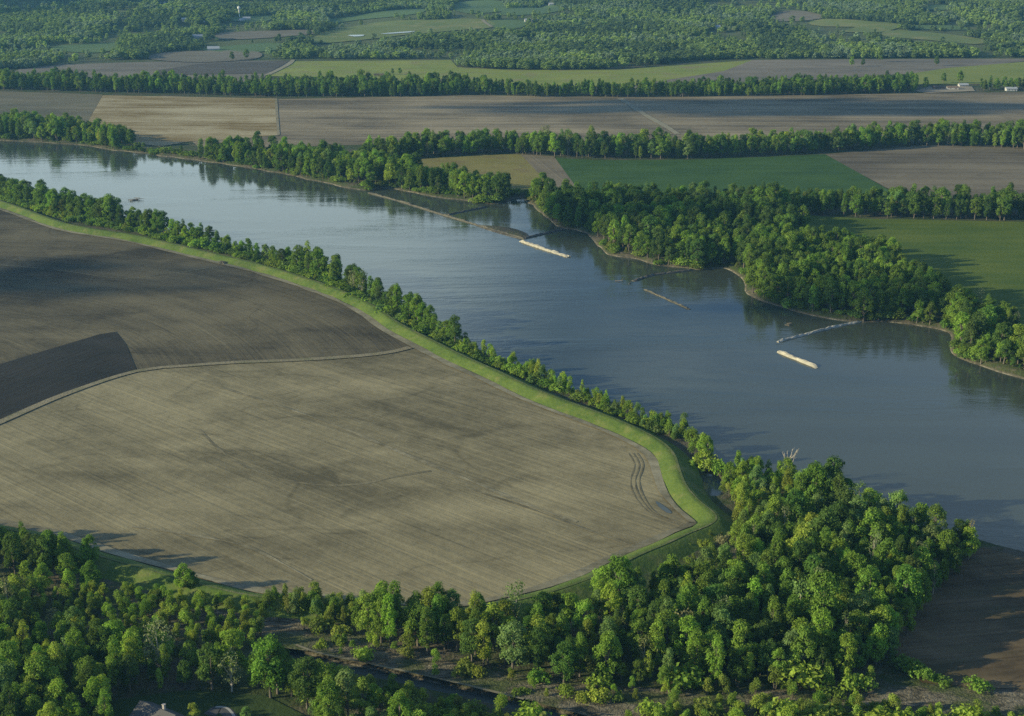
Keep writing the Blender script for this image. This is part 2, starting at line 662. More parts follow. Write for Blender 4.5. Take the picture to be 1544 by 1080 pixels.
def sheet(name, poly, z, mat, label, cat, drape=False, kind='structure', maxedge=60):
    """a flat piece of ground cover with its own outline"""
    P = [Vector((a, b, 0)) for a, b in poly]
    tris = geometry.tessellate_polygon([P])
    bm = bmesh.new()
    vs = [bm.verts.new(p) for p in P]
    for t in tris:
        try:
            bm.faces.new([vs[i] for i in t])
        except ValueError:
            pass
    if drape:
        for _ in range(7):
            e = [q for q in bm.edges if q.calc_length() > maxedge]
            if not e:
                break
            bmesh.ops.subdivide_edges(bm, edges=e, cuts=1)
            bmesh.ops.triangulate(bm, faces=bm.faces[:])
        xy = np.array([v.co[:2] for v in bm.verts])
        zz_ = hills(xy[:, 0], xy[:, 1])
        for v, q in zip(bm.verts, zz_):
            v.co.z = q
    for v in bm.verts:
        v.co.z += z
    bmesh.ops.recalc_face_normals(bm, faces=bm.faces[:])
    me = bpy.data.meshes.new(name)
    bm.to_mesh(me)
    bm.free()
    if len(me.polygons) and sum(p.normal.z for p in me.polygons) < 0:
        me.flip_normals()
    return tag(obj(name, me, None, mat), label, cat, kind=kind)


def grow(poly, d):
    """outline moved outwards by D metres"""
    P = np.asarray(poly)
    a = 0.5 * np.sum(P[:, 0] * np.roll(P[:, 1], -1) - np.roll(P[:, 0], -1) * P[:, 1])
    t = np.roll(P, -1, 0) - np.roll(P, 1, 0)
    n = np.stack([t[:, 1], -t[:, 0]], 1)
    n /= np.linalg.norm(n, axis=1)[:, None] + 1e-9
    return P + n * d * (1 if a > 0 else -1)


# water sheets run on under the banks
rv = np.vstack([GP([(-700, 150), (-420, 205), (0, 305), (240, 366), (480, 425), (640, 500), (800, 578), (980, 652), (1060, 690), (1110, 735), (1300, 800), (1544, 860), (2000, 1000)], ZW),
                GP([(2000, 640), (1544, 540), (1445, 470), (1300, 460), (1130, 410), (900, 340), (790, 285), (560, 262), (300, 232), (0, 203), (-700, 150)], ZW)[:-1]])
sheet('river', rv, ZW, M['water'], 'broad muddy river reflecting clouds, blue sky and bankside trees', 'river')
sheet('creek', grow(CREEK, 4), ZW, M['creek_water'], 'narrow still creek running through scrub and trees below the field', 'creek')
sheet('slough', grow(SLOUGH, 4), ZW, M['creek_water'], 'small dark backwater between the levee bend and the wood', 'pond')


# ------------------------------------------------------------------ fields
def pdir(a, b):
    p, q = G(*a), G(*b)
    return math.atan2(q[1] - p[1], q[0] - p[0])


def field(name, pts, z, mat, label, cat='field', drape=False, sm=False):
    P = GP(pts)
    if sm:
        P = smooth(P, 10, True)
    return sheet(name, P, z, mat, label, cat, drape)


lev = {round(float(a), 1): 0 for a in ()}
LV = GP([(-420, 180)], 0)
# main pale field: inside the levee loop
lp = LEVEE
px_l, py_l, _ = project(np.c_[lp, np.full(len(lp), 0.0)])
near_part = lp[(py_l > 520) | (px_l > 625)]
split_line = smooth(GP([(-420, 830), (-200, 727), (0, 638), (100, 595), (205, 561), (280, 553), (350, 548), (450, 544), (540, 538), (590, 532), (618, 525)]), 12)
i_split = int(np.argmin(np.linalg.norm(lp - split_line[-1], axis=1)))
main_poly = np.vstack([split_line, lp[i_split:]])
up_poly = np.vstack([lp[:i_split + 1], split_line[::-1]])
A_MAIN = pdir((100, 700), (400, 838))
A_UP = pdir((400, 440), (560, 500))
sheet('pale_field', main_poly, .20, soil_mat('pale_tilled_soil', (.120, .102, .056), (.345, .292, .164), A_MAIN, 2.2, 62, 1, streak=.5, fine=.9),
      'wide pale tilled field inside the curve of the levee', 'field')
pc = G(-500, 640)
sheet('grey_field', up_poly, .20, soil_mat('grey_tilled_soil', (.046, .038, .024), (.185, .155, .090), A_UP, 2.6, 85, 2, streak=.55, fine=.8, bias=-.08, polar=(pc[0], pc[1], 500.0)),
      'darker grey field with curving rows behind the pale field', 'field')
field('dark_field', [(-420, 660), (-200, 600), (0, 550), (80, 526), (150, 505), (175, 501), (190, 520), (206, 559), (100, 593), (0, 635), (-200, 722), (-420, 822)], .40,
      soil_mat('dark_tilled_soil', (.020, .019, .016), (.046, .041, .034), pdir((0, 590), (180, 520)), 3, 80, 3), 'dark freshly worked block of soil at the edge of the grey field')


def ribbon(name, line, w, z, mat, label, cat, drape=False, wob=.25):
    L = np.asarray(line)
    t = np.gradient(L, axis=0)
    n = np.stack([-t[:, 1], t[:, 0]], 1)
    n /= np.linalg.norm(n, axis=1)[:, None] + 1e-9
    ww = w * (1 + wob * (vnoise(np.arange(len(L)) * .37, 1.5) - .5) * 2)[:, None] / 2
    a, b = L + n * ww, L - n * ww
    v, f = [], []
    za = hills(a[:, 0], a[:, 1]) if drape else np.zeros(len(a))
    zb = hills(b[:, 0], b[:, 1]) if drape else np.zeros(len(a))
    for i in range(len(L)):
        v += [(a[i, 0], a[i, 1], z + za[i]), (b[i, 0], b[i, 1], z + zb[i])]
    for i in range(len(L) - 1):
        f.append((2 * i, 2 * i + 1, 2 * i + 3, 2 * i + 2))
    me = mesh(name, v, f)
    if sum(p.normal.z for p in me.polygons) < 0:
        me.flip_normals()
    return tag(obj(name, me, None, mat), label, cat, kind='structure')


M['headland'] = soil_mat('headland_soil', (.13, .115, .07), (.36, .32, .21), 0, 3, 22, 21, streak=.3, fine=1.0)
M['verge'] = grass_mat('dry_verge', (.20, .17, .10), (.33, .28, .18), 0, 2, dry=(.14, .15, .06))
M['levee_grass'] = grass_mat('levee_grass', (.048, .094, .018), (.160, .215, .040), 0, 2.6, dry=(.19, .195, .065), streak=.7)
M['track'] = plain('pale_track', (.29, .26, .175), .9, .3, .25)
ribbon('field_track', split_line, 5, .62, M['verge'], 'thin pale grassy track dividing the grey field from the pale field', 'track')
tl = np.gradient(lp, axis=0)
nl = np.stack([-tl[:, 1], tl[:, 0]], 1)
nl /= np.linalg.norm(nl, axis=1)[:, None]
# which side of the levee is the field side
cen = G(400, 650)
side = 1 if np.mean((np.array(cen) - lp[i_split]) * nl[i_split]) > 0 else -1
ribbon('headland', lp + nl * side * 9.8, 4.0, .66, M['headland'], 'worn pale strip of earth along the foot of the levee', 'track', wob=.6)


def levee_mesh():
    prof = [(-9.3, -.6), (-8.0, .15), (-5.0, 1.75), (-2.2, 3.15), (-1.2, 3.4), (1.2, 3.4), (2.2, 3.15), (5, 1.75), (8.5, .15), (10, -.6)]
    v, f = [], []
    k = len(prof)
    for i, p in enumerate(lp):
        wobv = 1 + .16 * (vnoise(i * .21, 4.2) - .5) + .14 * (vnoise(i * .9, 7.7) - .5)
        for o_, z in prof:
            q = p - nl[i] * side * o_ * wobv
            v.append((q[0], q[1], z + (.28 * (vnoise(i * .45 + o_ * .3, o_ * .4 + 3) - .5) if z > .2 else 0)))
    for i in range(len(lp) - 1):
        for j in range(k - 1):
            f.append((i * k + j, i * k + j + 1, (i + 1) * k + j + 1, (i + 1) * k + j))
    me = mesh('levee', v, f)
    if sum(p.normal.z for p in me.polygons) < 0:
        me.flip_normals()
    me.polygons.foreach_set('use_smooth', np.ones(len(me.polygons), bool))
    return me


tag(obj('levee', levee_mesh(), None, M['levee_grass']), 'long grassy levee bank curving round the pale field beside the river', 'levee', kind='structure')

M['crest'] = grass_mat('crest_path', (.08, .115, .03), (.15, .175, .06), 0, 3, dry=(.21, .20, .10), streak=.3)
ribbon('levee_track', lp - nl * side * .3, 1.1, 3.62, M['crest'], 'faint worn track along the crest of the levee', 'track', wob=.7)

# far side of the river
S = soil_mat
field('far_brown_field', [(415, 150), (700, 144), (1000, 147), (1380, 141), (1700, 138), (2000, 140), (2000, 215), (1544, 206), (1300, 208), (1000, 214), (700, 214), (560, 218), (420, 222), (300, 222), (290, 214), (420, 204)], .2,
      S('far_brown_soil', (.11, .088, .056), (.34, .275, .17), pdir((500, 190), (1000, 192)), 8, 170, 4, streak=1.0, fine=.8), 'broad brown tilled field beyond the far bank tree line')
field('yellow_field', [(155, 144), (300, 147), (417, 149), (421, 204), (350, 211), (285, 214), (240, 222), (200, 215), (130, 189)], .45,
      S('yellow_stubble', (.20, .135, .04), (.44, .37, .22), pdir((150, 180), (400, 182)), 6, 70, 5, streak=1.3, fine=1.0), 'straw coloured field with pale bleached patches')
field('olive_field', [(-420, 132), (0, 138), (155, 143), (131, 187), (60, 180), (0, 176), (-420, 165)], .35,
      S('olive_stubble', (.105, .095, .06), (.21, .18, .11), pdir((0, 160), (150, 162)), 6, 120, 6, green=(.09, .10, .04)), 'dull olive brown field beside the straw coloured field')
field('field_boundary', [(414, 149), (418, 149), (422, 204), (418, 205)], .6, M['verge'], 'thin straw coloured strip between the straw field and the brown field', 'track')
ribbon('diagonal_track', smooth(GP([(935, 149), (975, 175), (1005, 192), (1022, 203)]), 15), 9, .6, M['track'], 'pale diagonal track across the broad brown field', 'track')
field('straw_meadow', [(600, 246), (640, 240), (720, 234), (785, 233), (835, 283), (850, 300), (760, 285), (700, 268)], .25,
      grass_mat('straw_meadow', (.17, .165, .035), (.29, .24, .08), 0, 1.2, dry=(.19, .14, .07)), 'yellow green meadow strip behind the far bank wood')
field('tan_strip', [(785, 233), (835, 236), (880, 298), (850, 300), (825, 276)], .32, S('tan_soil', (.16, .13, .085), (.26, .215, .14), pdir((800, 240), (860, 290)), 3, 60, 7),
      'tan bare strip between the yellow meadow and the green field')
field('green_field', [(828, 238), (900, 242), (1050, 241), (1180, 236), (1244, 233), (1300, 264), (1355, 296), (1380, 312), (1150, 310), (870, 300)], .28,
      grass_mat('green_crop', (.028, .074, .016), (.066, .130, .026), pdir((900, 260), (1250, 262)), 1, streak=1.3), 'deep green crop field across the river')
field('grey_brown_field', [(1244, 233), (1320, 226), (1400, 219), (1544, 222), (2000, 238), (2000, 318), (1544, 306), (1380, 306), (1300, 264)], .24,
      S('grey_brown_soil', (.095, .077, .052), (.23, .19, .125), pdir((1300, 240), (1544, 242)), 5, 120, 9, streak=.8, fine=.8), 'grey brown tilled field right of the deep green crop')
field('grass_meadow', [(1175, 323), (1300, 330), (1544, 335), (2000, 350), (2000, 560), (1544, 500), (1430, 465), (1380, 420), (1340, 385), (1210, 350)], .22,
      grass_mat('meadow_grass', (.052, .100, .012), (.140, .172, .024), pdir((1200, 340), (1544, 345)), .9, streak=1.2), 'grassy green meadow enclosed by woods across the river')
# beyond the far tree row
field('far_grey_field', [(-420, 122), (0, 121), (30, 104), (100, 98), (180, 95), (300, 92), (440, 92), (402, 113), (390, 126), (0, 126), (-420, 128)], .3,
      S('far_grey_soil', (.13, .115, .09), (.25, .215, .16), 0, 9, 150, 10), 'pale grey field with a dark corner beyond the far tree row')
field('far_dark_corner', [(235, 107), (300, 97), (438, 92), (404, 111), (300, 113), (240, 114)], .7, S('far_dark_soil', (.06, .053, .043), (.11, .095, .075), 0, 9, 150, 11), 'dark worked corner of the pale grey field')
field('far_green_field', [(440, 93), (560, 92), (680, 91), (690, 102), (760, 106), (930, 106), (1135, 91), (1160, 96), (1090, 108), (960, 130), (760, 132), (620, 124), (560, 118), (402, 115)], .3,
      grass_mat('far_green_crop', (.16, .215, .032), (.30, .32, .065), 0, .6, dry=(.24, .20, .10), streak=1.2), 'bright yellow green field in front of the wooded hills')
field('far_tan_field', [(1135, 91), (1300, 90), (1544, 89), (2000, 88), (2000, 97), (1544, 93), (1370, 112), (1200, 122), (950, 134), (960, 128), (1090, 108)], .4,
      S('far_tan_soil', (.13, .115, .09), (.26, .22, .16), 0, 9, 120, 12), 'grey tan field at the foot of the right hand hills')
field('far_lime_field', [(1370, 112), (1430, 103), (1544, 94), (2000, 96), (2000, 128), (1544, 126), (1385, 128)], .5,
      grass_mat('far_lime_crop', (.15, .195, .03), (.26, .28, .06), 0, .6), 'lime green field behind the farmstead')
ribbon('white_road', smooth(GP([(402, 114), (420, 106), (436, 97), (442, 91)]), 20), 9, .9, M['track'], 'pale gravel road beside the dark field corner', 'road')

# clearings on the hills
M['hill_meadow'] = grass_mat('hill_meadow', (.115, .165, .042), (.20, .23, .07), 0, .5, dry=(.27, .25, .10))
M['hill_green'] = grass_mat('hill_green', (.080, .145, .050), (.13, .19, .065), 0, .5)
M['hill_soil'] = S('hill_soil', (.13, .115, .085), (.22, .195, .14), 0, 9, 120, 13)
CLEAR_PX = [
    ([(78, 72), (120, 68), (182, 66), (165, 78), (130, 81), (95, 78)], 'hill_green', 'small green clearing among the woods left of the straw fields'),
    ([(225, 90), (250, 80), (380, 78), (385, 90), (300, 95)], 'hill_soil', 'grey clearing in front of the small farm'),
    ([(310, 60), (340, 50), (470, 46), (475, 52), (380, 60)], 'hill_soil', 'tan clearing below the water tower'),
    ([(300, 76), (400, 66), (440, 70), (385, 80)], 'hill_green', 'green paddock around the small farm'),
    ([(330, 30), (380, 25), (420, 24), (395, 34)], 'hill_green', 'grassy ground around the water tower'),
    ([(470, 66), (490, 50), (560, 36), (640, 31), (727, 30), (745, 42), (690, 47), (600, 55), (540, 62)], 'hill_meadow', 'long green and straw meadow beside the pond'),
    ([(730, 33), (790, 32), (785, 43), (745, 43)], 'hill_green', 'green plot behind the curved lane'),
    ([(495, 30), (560, 20), (640, 14), (632, 21), (540, 31), (500, 37)], 'hill_green', 'narrow green meadow between two woods on the hills'),
    ([(690, 6), (755, 3), (765, 14), (740, 20), (690, 18)], 'hill_green', 'green hilltop pasture near the centre'),
    ([(770, 13), (830, 8), (840, 18), (760, 24)], 'hill_green', 'small pasture beside the hilltop pasture'),
    ([(1155, 32), (1175, 19), (1215, 18), (1245, 27), (1200, 33)], 'hill_soil', 'brown clearing on the wooded hillside'),
    ([(1080, 43), (1110, 40), (1125, 44), (1100, 48)], 'hill_meadow', 'small grassy yard around the white hill house'),
    ([(1218, 36), (1240, 30), (1310, 33), (1360, 38), (1350, 45), (1325, 50), (1290, 50), (1260, 49), (1290, 42), (1240, 41)], 'hill_meadow', 'pale green contoured hill field'),
    ([(1330, 50), (1360, 47), (1440, 54), (1490, 63), (1470, 68), (1400, 62), (1340, 57)], 'hill_meadow', 'long pale green hill field below the contoured one'),
    ([(1390, 10), (1425, 8), (1432, 15), (1400, 17)], 'hill_green', 'green pasture high on the wooded hills'),
    ([(1360, 40), (1440, 40), (1460, 46), (1390, 46)], 'hill_green', 'strip of pasture between hillside copses'),
]
CLEAR = []
for pts, mk, lab in CLEAR_PX:
    P = smooth(GP(pts), 25, True)
    CLEAR.append(P)
    sheet('hill_field', P, 1.3, M[mk], lab, 'field', True, maxedge=45)
field('farm_pond', [(524, 55.2), (536, 54.3), (549, 54.6), (546, 56.2), (534, 56.8)], 2.2, M['creek_water'], 'small pale pond at the edge of the long meadow', 'pond', True, True)
field('farm_pond', [(574, 52.6), (600, 50.4), (625, 49.2), (619, 50.6), (588, 53)], 2.2, M['creek_water'], 'narrow pale pond beside the smaller one', 'pond', True, True)
ribbon('lane', smooth(GP([(728, 31), (732, 36), (742, 42)]), 20), 8, 1.9, M['track'], 'curved pale lane at the end of the long meadow', 'road', True)

# near right hand field and creek scrub
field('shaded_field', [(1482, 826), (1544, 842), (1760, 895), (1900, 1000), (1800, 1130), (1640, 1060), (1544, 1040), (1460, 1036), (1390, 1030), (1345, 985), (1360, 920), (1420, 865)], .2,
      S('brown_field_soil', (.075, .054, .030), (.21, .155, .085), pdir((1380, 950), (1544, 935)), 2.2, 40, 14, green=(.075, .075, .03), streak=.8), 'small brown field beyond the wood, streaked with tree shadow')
M['scrub'], _nt, _b = new_mat('creek_scrub')
_h = N(_nt)
_p = _h.pos()
_a = _h.noise(_h.mapping(_p, rot=R(-20), scale=(.12, .3, .3)), 1, 5, .75, 1.2)
_c = _h.noise(_h.mapping(_p, scale=(.05,) * 3), 1, 4, .6)
_d = _h.noise(_h.mapping(_p, scale=(.8,) * 3), 1, 3, .7)
_col = _h.mix(_h.rng(_a, .38, .62), (.085, .074, .048), (.27, .235, .165))
_col = _h.mix(_h.rng(_c, .46, .62, 0, .85), _col, (.085, .115, .032))
_col = _h.mix(_h.rng(_h.m('MULTIPLY', _a, _d), .36, .46, 0, .8), _col, (.44, .40, .32))
_h.lnk(_col, _b.inputs['Base Color'])
_h.bump(_h.m('ADD', _a, _d), 1, 1.6, _b)
field('scrub_ground', [(150, 930), (240, 915), (330, 920), (420, 925), (560, 962), (700, 1005), (860, 1030), (1050, 1042), (1250, 1040), (1400, 1034), (1544, 1046), (1700, 1070), (1700, 1120), (1200, 1110), (1000, 1100), (915, 1088), (800, 1057), (700, 1034), (620, 1015), (540, 998), (480, 984), (400, 974), (300, 975), (180, 955)], .12,
      M['scrub'], 'brown flood scoured ground with brush and drift along the creek', 'scrub')
ribbon('gravel_bar', smooth(GP([(446, 973), (480, 985), (540, 998), (620, 1015), (700, 1033), (790, 1055)]), 2.5), 1.0, .28, M['headland'], 'thin pale line of dry gravel along the creek edge', 'gravel bar', wob=.9)
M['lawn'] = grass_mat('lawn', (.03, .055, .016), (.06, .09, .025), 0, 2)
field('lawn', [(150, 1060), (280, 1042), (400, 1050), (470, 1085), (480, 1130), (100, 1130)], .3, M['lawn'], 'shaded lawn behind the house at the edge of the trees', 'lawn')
field('field_puddle', [(988, 757), (994, 759), (1008, 769), (1013, 775), (1005, 774), (993, 765)], .34, M['creek_water'], 'small puddle in the corner of the pale field', 'puddle', sm=True)

M['wet'] = soil_mat('damp_soil', (.105, .09, .053), (.285, .245, .145), A_MAIN, 2, 14, 31, streak=.3, fine=1.2)
M['contour'] = soil_mat('contour_soil', (.08, .07, .042), (.21, .182, .112), A_MAIN, 2, 14, 33, streak=.3, fine=1.2)
M['dry'] = soil_mat('dry_soil', (.14, .122, .072), (.37, .322, .20), A_MAIN, 2, 14, 32, streak=.3, fine=1.2)
for k_, off in enumerate((0, 7, 13)):
    ribbon('wheel_track', smooth(GP([(948 + off, 684), (957 + off, 702), (951 + off, 726), (958 + off, 750), (980 + off * .7, 774), (1012 + off * .3, 788 - off * .2), (1034, 797 - off * .3)]), 3), .7, .27 + .03 * k_, M['wet'],
           ('dark wheel track curving along the field end', 'middle dark wheel track at the field end', 'dark wheel track nearest the levee bend')[k_], 'track', wob=.8)
ribbon('wash_line', smooth(GP([(300, 648), (345, 690), (400, 716), (470, 731), (540, 731), (600, 719), (650, 711)]), 4), 1.5, .27, M['wet'], 'dark curved wash line across the middle of the pale field', 'wash line', wob=1)
ribbon('wash_line', smooth(GP([(700, 735), (800, 768), (880, 798), (940, 820), (975, 824)]), 4), 1.6, .30, M['wet'], 'dark straight wash line near the right end of the pale field', 'wash line', wob=1)
ribbon('dry_ridge', smooth(GP([(330, 584), (420, 612), (520, 648), (620, 690), (700, 722), (790, 760), (870, 788)]), 4), 2.2, .33, M['dry'], 'long pale ridge running down the pale field', 'ridge', wob=1)
ribbon('dry_ridge', smooth(GP([(200, 795), (290, 808), (370, 825), (430, 853), (470, 876)]), 4), 1.8, .36, M['dry'], 'shorter pale ridge near the lower edge of the pale field', 'ridge', wob=1)
ribbon('dry_ridge', smooth(GP([(0, 400), (90, 408), (180, 420), (250, 414), (330, 402)]), 4), 2, .27, M['contour'], 'pale curved contour line in the grey field', 'ridge', wob=1)

# ------------------------------------------------------------------ trees: prototypes
def leaf_quads(pts, nrm, size, r):
    n = len(pts)
    nrm = nrm / (np.linalg.norm(nrm, axis=1)[:, None] + 1e-9)
    a = np.cross(nrm, r.normal(size=(n, 3)))
    a /= np.linalg.norm(a, axis=1)[:, None] + 1e-9
    b = np.cross(nrm, a)
    s = size[:, None] * .5
    k = r.uniform(.6, 1.0, (n, 1))
    bend = nrm * s * .35
    q = np.stack([pts - a * s - bend * .6, pts - b * s * k + bend * .4, pts + a * s - bend * .6, pts + b * s * k + bend * .4], 1)
    return q.reshape(-1, 3)


def crown_lobes(kind, r):
    """lobes (centre, radius) of a crown; tree about 20 m tall for the broad kinds"""
    L = []
    if kind == 'broad':
        H = 19.0
        for i in range(int(r.integers(46, 60))):
            t = r.uniform(0, 1)
            z = 4.2 + t * 12.4
            w = 5.2 * math.sqrt(max(.10, 1 - ((t - .36) / .74) ** 2))
            a = r.uniform(0, 6.283)
            d = w * math.sqrt(r.uniform(.1, 1)) * .85
            L.append((d * math.cos(a), d * math.sin(a), z, r.uniform(.6, 1.75)))
        L.append((r.normal() * .6, r.normal() * .6, H - 2.3, 1.9))
    elif kind == 'tall':
        H = 22.0
        for i in range(int(r.integers(44, 56))):
            t = r.uniform(0, 1)
            z = 3.6 + t * 16
            w = 3.5 * math.sqrt(max(.08, 1 - ((t - .45) / .68) ** 2))
            a = r.uniform(0, 6.283)
            d = w * math.sqrt(r.uniform(.05, 1)) * .8
            L.append((d * math.cos(a), d * math.sin(a), z, r.uniform(.55, 1.5)))
        L.append((0, 0, H - 2, 1.7))
    elif kind == 'willow':
        for i in range(int(r.integers(9, 14))):
            t = r.uniform(0, 1)
            z = 1.8 + t * 5.6
            w = 2.1 * (1 - .55 * t)
            a = r.uniform(0, 6.283)
            d = w * math.sqrt(r.uniform(.05, 1))
            L.append((d * math.cos(a), d * math.sin(a), z, r.uniform(.75, 1.3)))
    elif kind == 'bush':
        for i in range(int(r.integers(7, 11))):
            a = r.uniform(0, 6.283)
            d = 1.7 * math.sqrt(r.uniform(0, 1))
            L.append((d * math.cos(a), d * math.sin(a), r.uniform(.8, 2.4) * (1 - d / 4), r.uniform(.7, 1.2)))
    return L


def crown_arrays(kind, seed, n, size, sparse=1.0):
    r = np.random.default_rng(seed)
    L = np.array(crown_lobes(kind, r))
    wgt = L[:, 3] ** 2
    k = r.choice(len(L), n, p=wgt / wgt.sum())
    u = r.normal(size=(n, 3))
    u /= np.linalg.norm(u, axis=1)[:, None]
    u[:, 2] = np.where(u[:, 2] < -.35, -u[:, 2], u[:, 2])
    rad = L[k, 3] * r.uniform(.40, 1.38, n) ** .8
    sq = np.array((1, 1, 1.05 if kind in ('broad', 'bush') else 1.45))
    p = L[k, :3] + u * rad[:, None] * sq
    # drop the leaves buried deep in other lobes
    keep = np.ones(n, bool)
    for q in L:
        keep &= ~(np.linalg.norm((p - q[:3]) / sq, axis=1) < q[3] * .55)
    p, u, k = p[keep], u[keep], k[keep]
    cz = L[:, 2].mean()
    out = p - np.array((0, 0, cz - 1))
    out /= np.linalg.norm(out, axis=1)[:, None] + 1e-6
    nr = u * .7 + out * .4 + r.normal(size=p.shape) * .45
    v = leaf_quads(p, nr, size * r.uniform(.6, 1.35, len(p)), r)
    return v, L


def mesh_np(name, v, nq, mats, extra=None):
    """mesh of NQ loose quads plus optional extra (verts, faces, material index)"""
    me = bpy.data.meshes.new(name)
    f = [(4 * i, 4 * i + 1, 4 * i + 2, 4 * i + 3) for i in range(nq)]
    vv = [tuple(map(float, a)) for a in v]
    if extra:
        k = len(vv)
        vv += list(extra[0])
        f += [tuple(i + k for i in q) for q in extra[1]]
    me.from_pydata(vv, [], f)
    for m in mats:
        me.materials.append(m)
    if extra:
        mi = np.zeros(len(f), np.int32)
        mi[nq:] = 1
        me.polygons.foreach_set('material_index', mi)
    me.update()
    return me


def trunk_mb(kind, L, seed):
    r = np.random.default_rng(seed + 500)
    mb = MB()
    if kind in ('broad', 'tall'):
        top = L[:, 2].max() - 2
        dr = r.normal(size=2) * .5
        zs = (-.8, 1.0, top * .35, top * .65, top)
        mb.tube([(dr[0] * (z / top) ** 2, dr[1] * (z / top) ** 2, z) for z in zs], [.55, .42, .32, .2, .07], 7)
        for q in L[r.permutation(len(L))[:10]]:
            z0 = max(2.5, q[2] * .5)
            mb.tube([(0, 0, z0), (q[0] * .5, q[1] * .5, z0 + (q[2] - z0) * .6), (q[0], q[1], q[2] + q[3] * .4)], [.2, .13, .05], 5)
    else:
        n = 5 if kind == 'willow' else 4
        for q in L[r.permutation(len(L))[:n]]:
            mb.tube([(q[0] * .15, q[1] * .15, -.4), (q[0] * .5, q[1] * .5, q[2] * .55), (q[0], q[1], q[2])], [.13, .09, .03], 5)
    return mb


KINDS = ([('broad', 11 + i, 4300, .66) for i in range(5)] + [('tall', 31 + i, 3800, .62) for i in range(4)] +
         [('willow', 51 + i, 1300, .46) for i in range(4)] + [('bush', 71 + i, 600, .5) for i in range(3)] +
         [('broad', 91, 750, .75), ('tall', 92, 620, .7)])           # the last two: thin, just coming into leaf
FAR_KINDS = [('broad', 111 + i, 330, 2.3) for i in range(4)] + [('tall', 131 + i, 300, 2.1) for i in range(3)]
PROTO = []          # (kind, crown mesh, trunk mesh, height, radius)
mass_col = bpy.data.collections.new('woodland_sources')
far_col = bpy.data.collections.new('hill_sources')
for i, (kd, sdv, n, sz) in enumerate(KINDS):
    v, L = crown_arrays(kd, sdv, n, sz)
    nq = len(v) // 4
    t = trunk_mb(kd, L, sdv)
    thin = i >= 16
    tm = M['pale_bark'] if thin else M['bark']
    cm = mesh_np('crown', v, nq, [M['leaf']])
    tme = mesh('trunk', t.v, t.f)
    tme.materials.append(tm)
    PROTO.append((kd, cm, tme, float(v[:, 2].max()), float(np.abs(v[:, :2]).max())))
    mm = mesh_np('woodland_tree', v, nq, [M['leaf_i'], tm], (t.v, t.f))
    o = bpy.data.objects.new('source_%02d' % i, mm)
    mass_col.objects.link(o)
for i, (kd, sdv, n, sz) in enumerate(FAR_KINDS):
    v, L = crown_arrays(kd, sdv, n, sz)
    o = bpy.data.objects.new('source_%02d' % i, mesh_np('hill_tree', v, len(v) // 4, [M['leaf_i']]))
    far_col.objects.link(o)

PAL = {
    'dark green': (.060, .098, .024), 'mid green': (.097, .150, .027), 'bright green': (.134, .200, .033),
    'yellow green': (.165, .212, .035), 'grey green': (.112, .165, .055), 'olive': (.118, .150, .032), 'brown budding': (.140, .150, .075),
}


def scatter(name, coll, pts, rot, scl, var, tint, label, cat):
    """one object whose points carry copies of the source trees"""
    me = bpy.data.meshes.new(name)
    n = len(pts)
    me.vertices.add(n)
    me.vertices.foreach_set('co', np.asarray(pts, np.float32).ravel())
    for nm, ty, val, fld in (('rot', 'FLOAT_VECTOR', rot, 'vector'), ('scl', 'FLOAT_VECTOR', scl, 'vector'), ('var', 'INT', var, 'value'), ('tint', 'FLOAT_COLOR', tint, 'color')):
        a = me.attributes.new(nm, ty, 'POINT')
        a.data.foreach_set(fld, np.asarray(val, np.int32 if ty == 'INT' else np.float32).ravel())
    me.update()
    o = obj(name, me)
    ng = bpy.data.node_groups.new(name, 'GeometryNodeTree')
    ng.interface.new_socket('Geometry', in_out='INPUT', socket_type='NodeSocketGeometry')
    ng.interface.new_socket('Geometry', in_out='OUTPUT', socket_type='NodeSocketGeometry')
    gi, go = ng.nodes.new('NodeGroupInput'), ng.nodes.new('NodeGroupOutput')
    iop = ng.nodes.new('GeometryNodeInstanceOnPoints')
    ci = ng.nodes.new('GeometryNodeCollectionInfo')
    ci.inputs['Collection'].default_value = coll
    ci.inputs['Separate Children'].default_value = True
    ci.inputs['Reset Children'].default_value = True

    def attr(nm, ty):
        q = ng.nodes.new('GeometryNodeInputNamedAttribute')
        q.data_type = ty
        q.inputs['Name'].default_value = nm
        return next(s for s in q.outputs if s.enabled and s.name == 'Attribute')
    ng.links.new(gi.outputs[0], iop.inputs['Points'])
    ng.links.new(ci.outputs[0], iop.inputs['Instance'])
    iop.inputs['Pick Instance'].default_value = True
    ng.links.new(attr('var', 'INT'), iop.inputs['Instance Index'])
    ng.links.new(attr('rot', 'FLOAT_VECTOR'), iop.inputs['Rotation'])
    ng.links.new(attr('scl', 'FLOAT_VECTOR'), iop.inputs['Scale'])
    ng.links.new(iop.outputs[0], go.inputs[0])
    md = o.modifiers.new('trees', 'NODES')
    md.node_group = ng
    return tag(o, label, cat, kind='stuff')


# ------------------------------------------------------------------ trees: where they stand
T = []      # dict(x, y, z, kind index, scale, sx, tint name, region)
VAR = {'broad': list(range(0, 5)), 'tall': list(range(5, 9)), 'willow': list(range(9, 13)), 'bush': list(range(13, 16)), 'thin': [16, 17]}
WATERS = [RIVER, CREEK, SLOUGH]


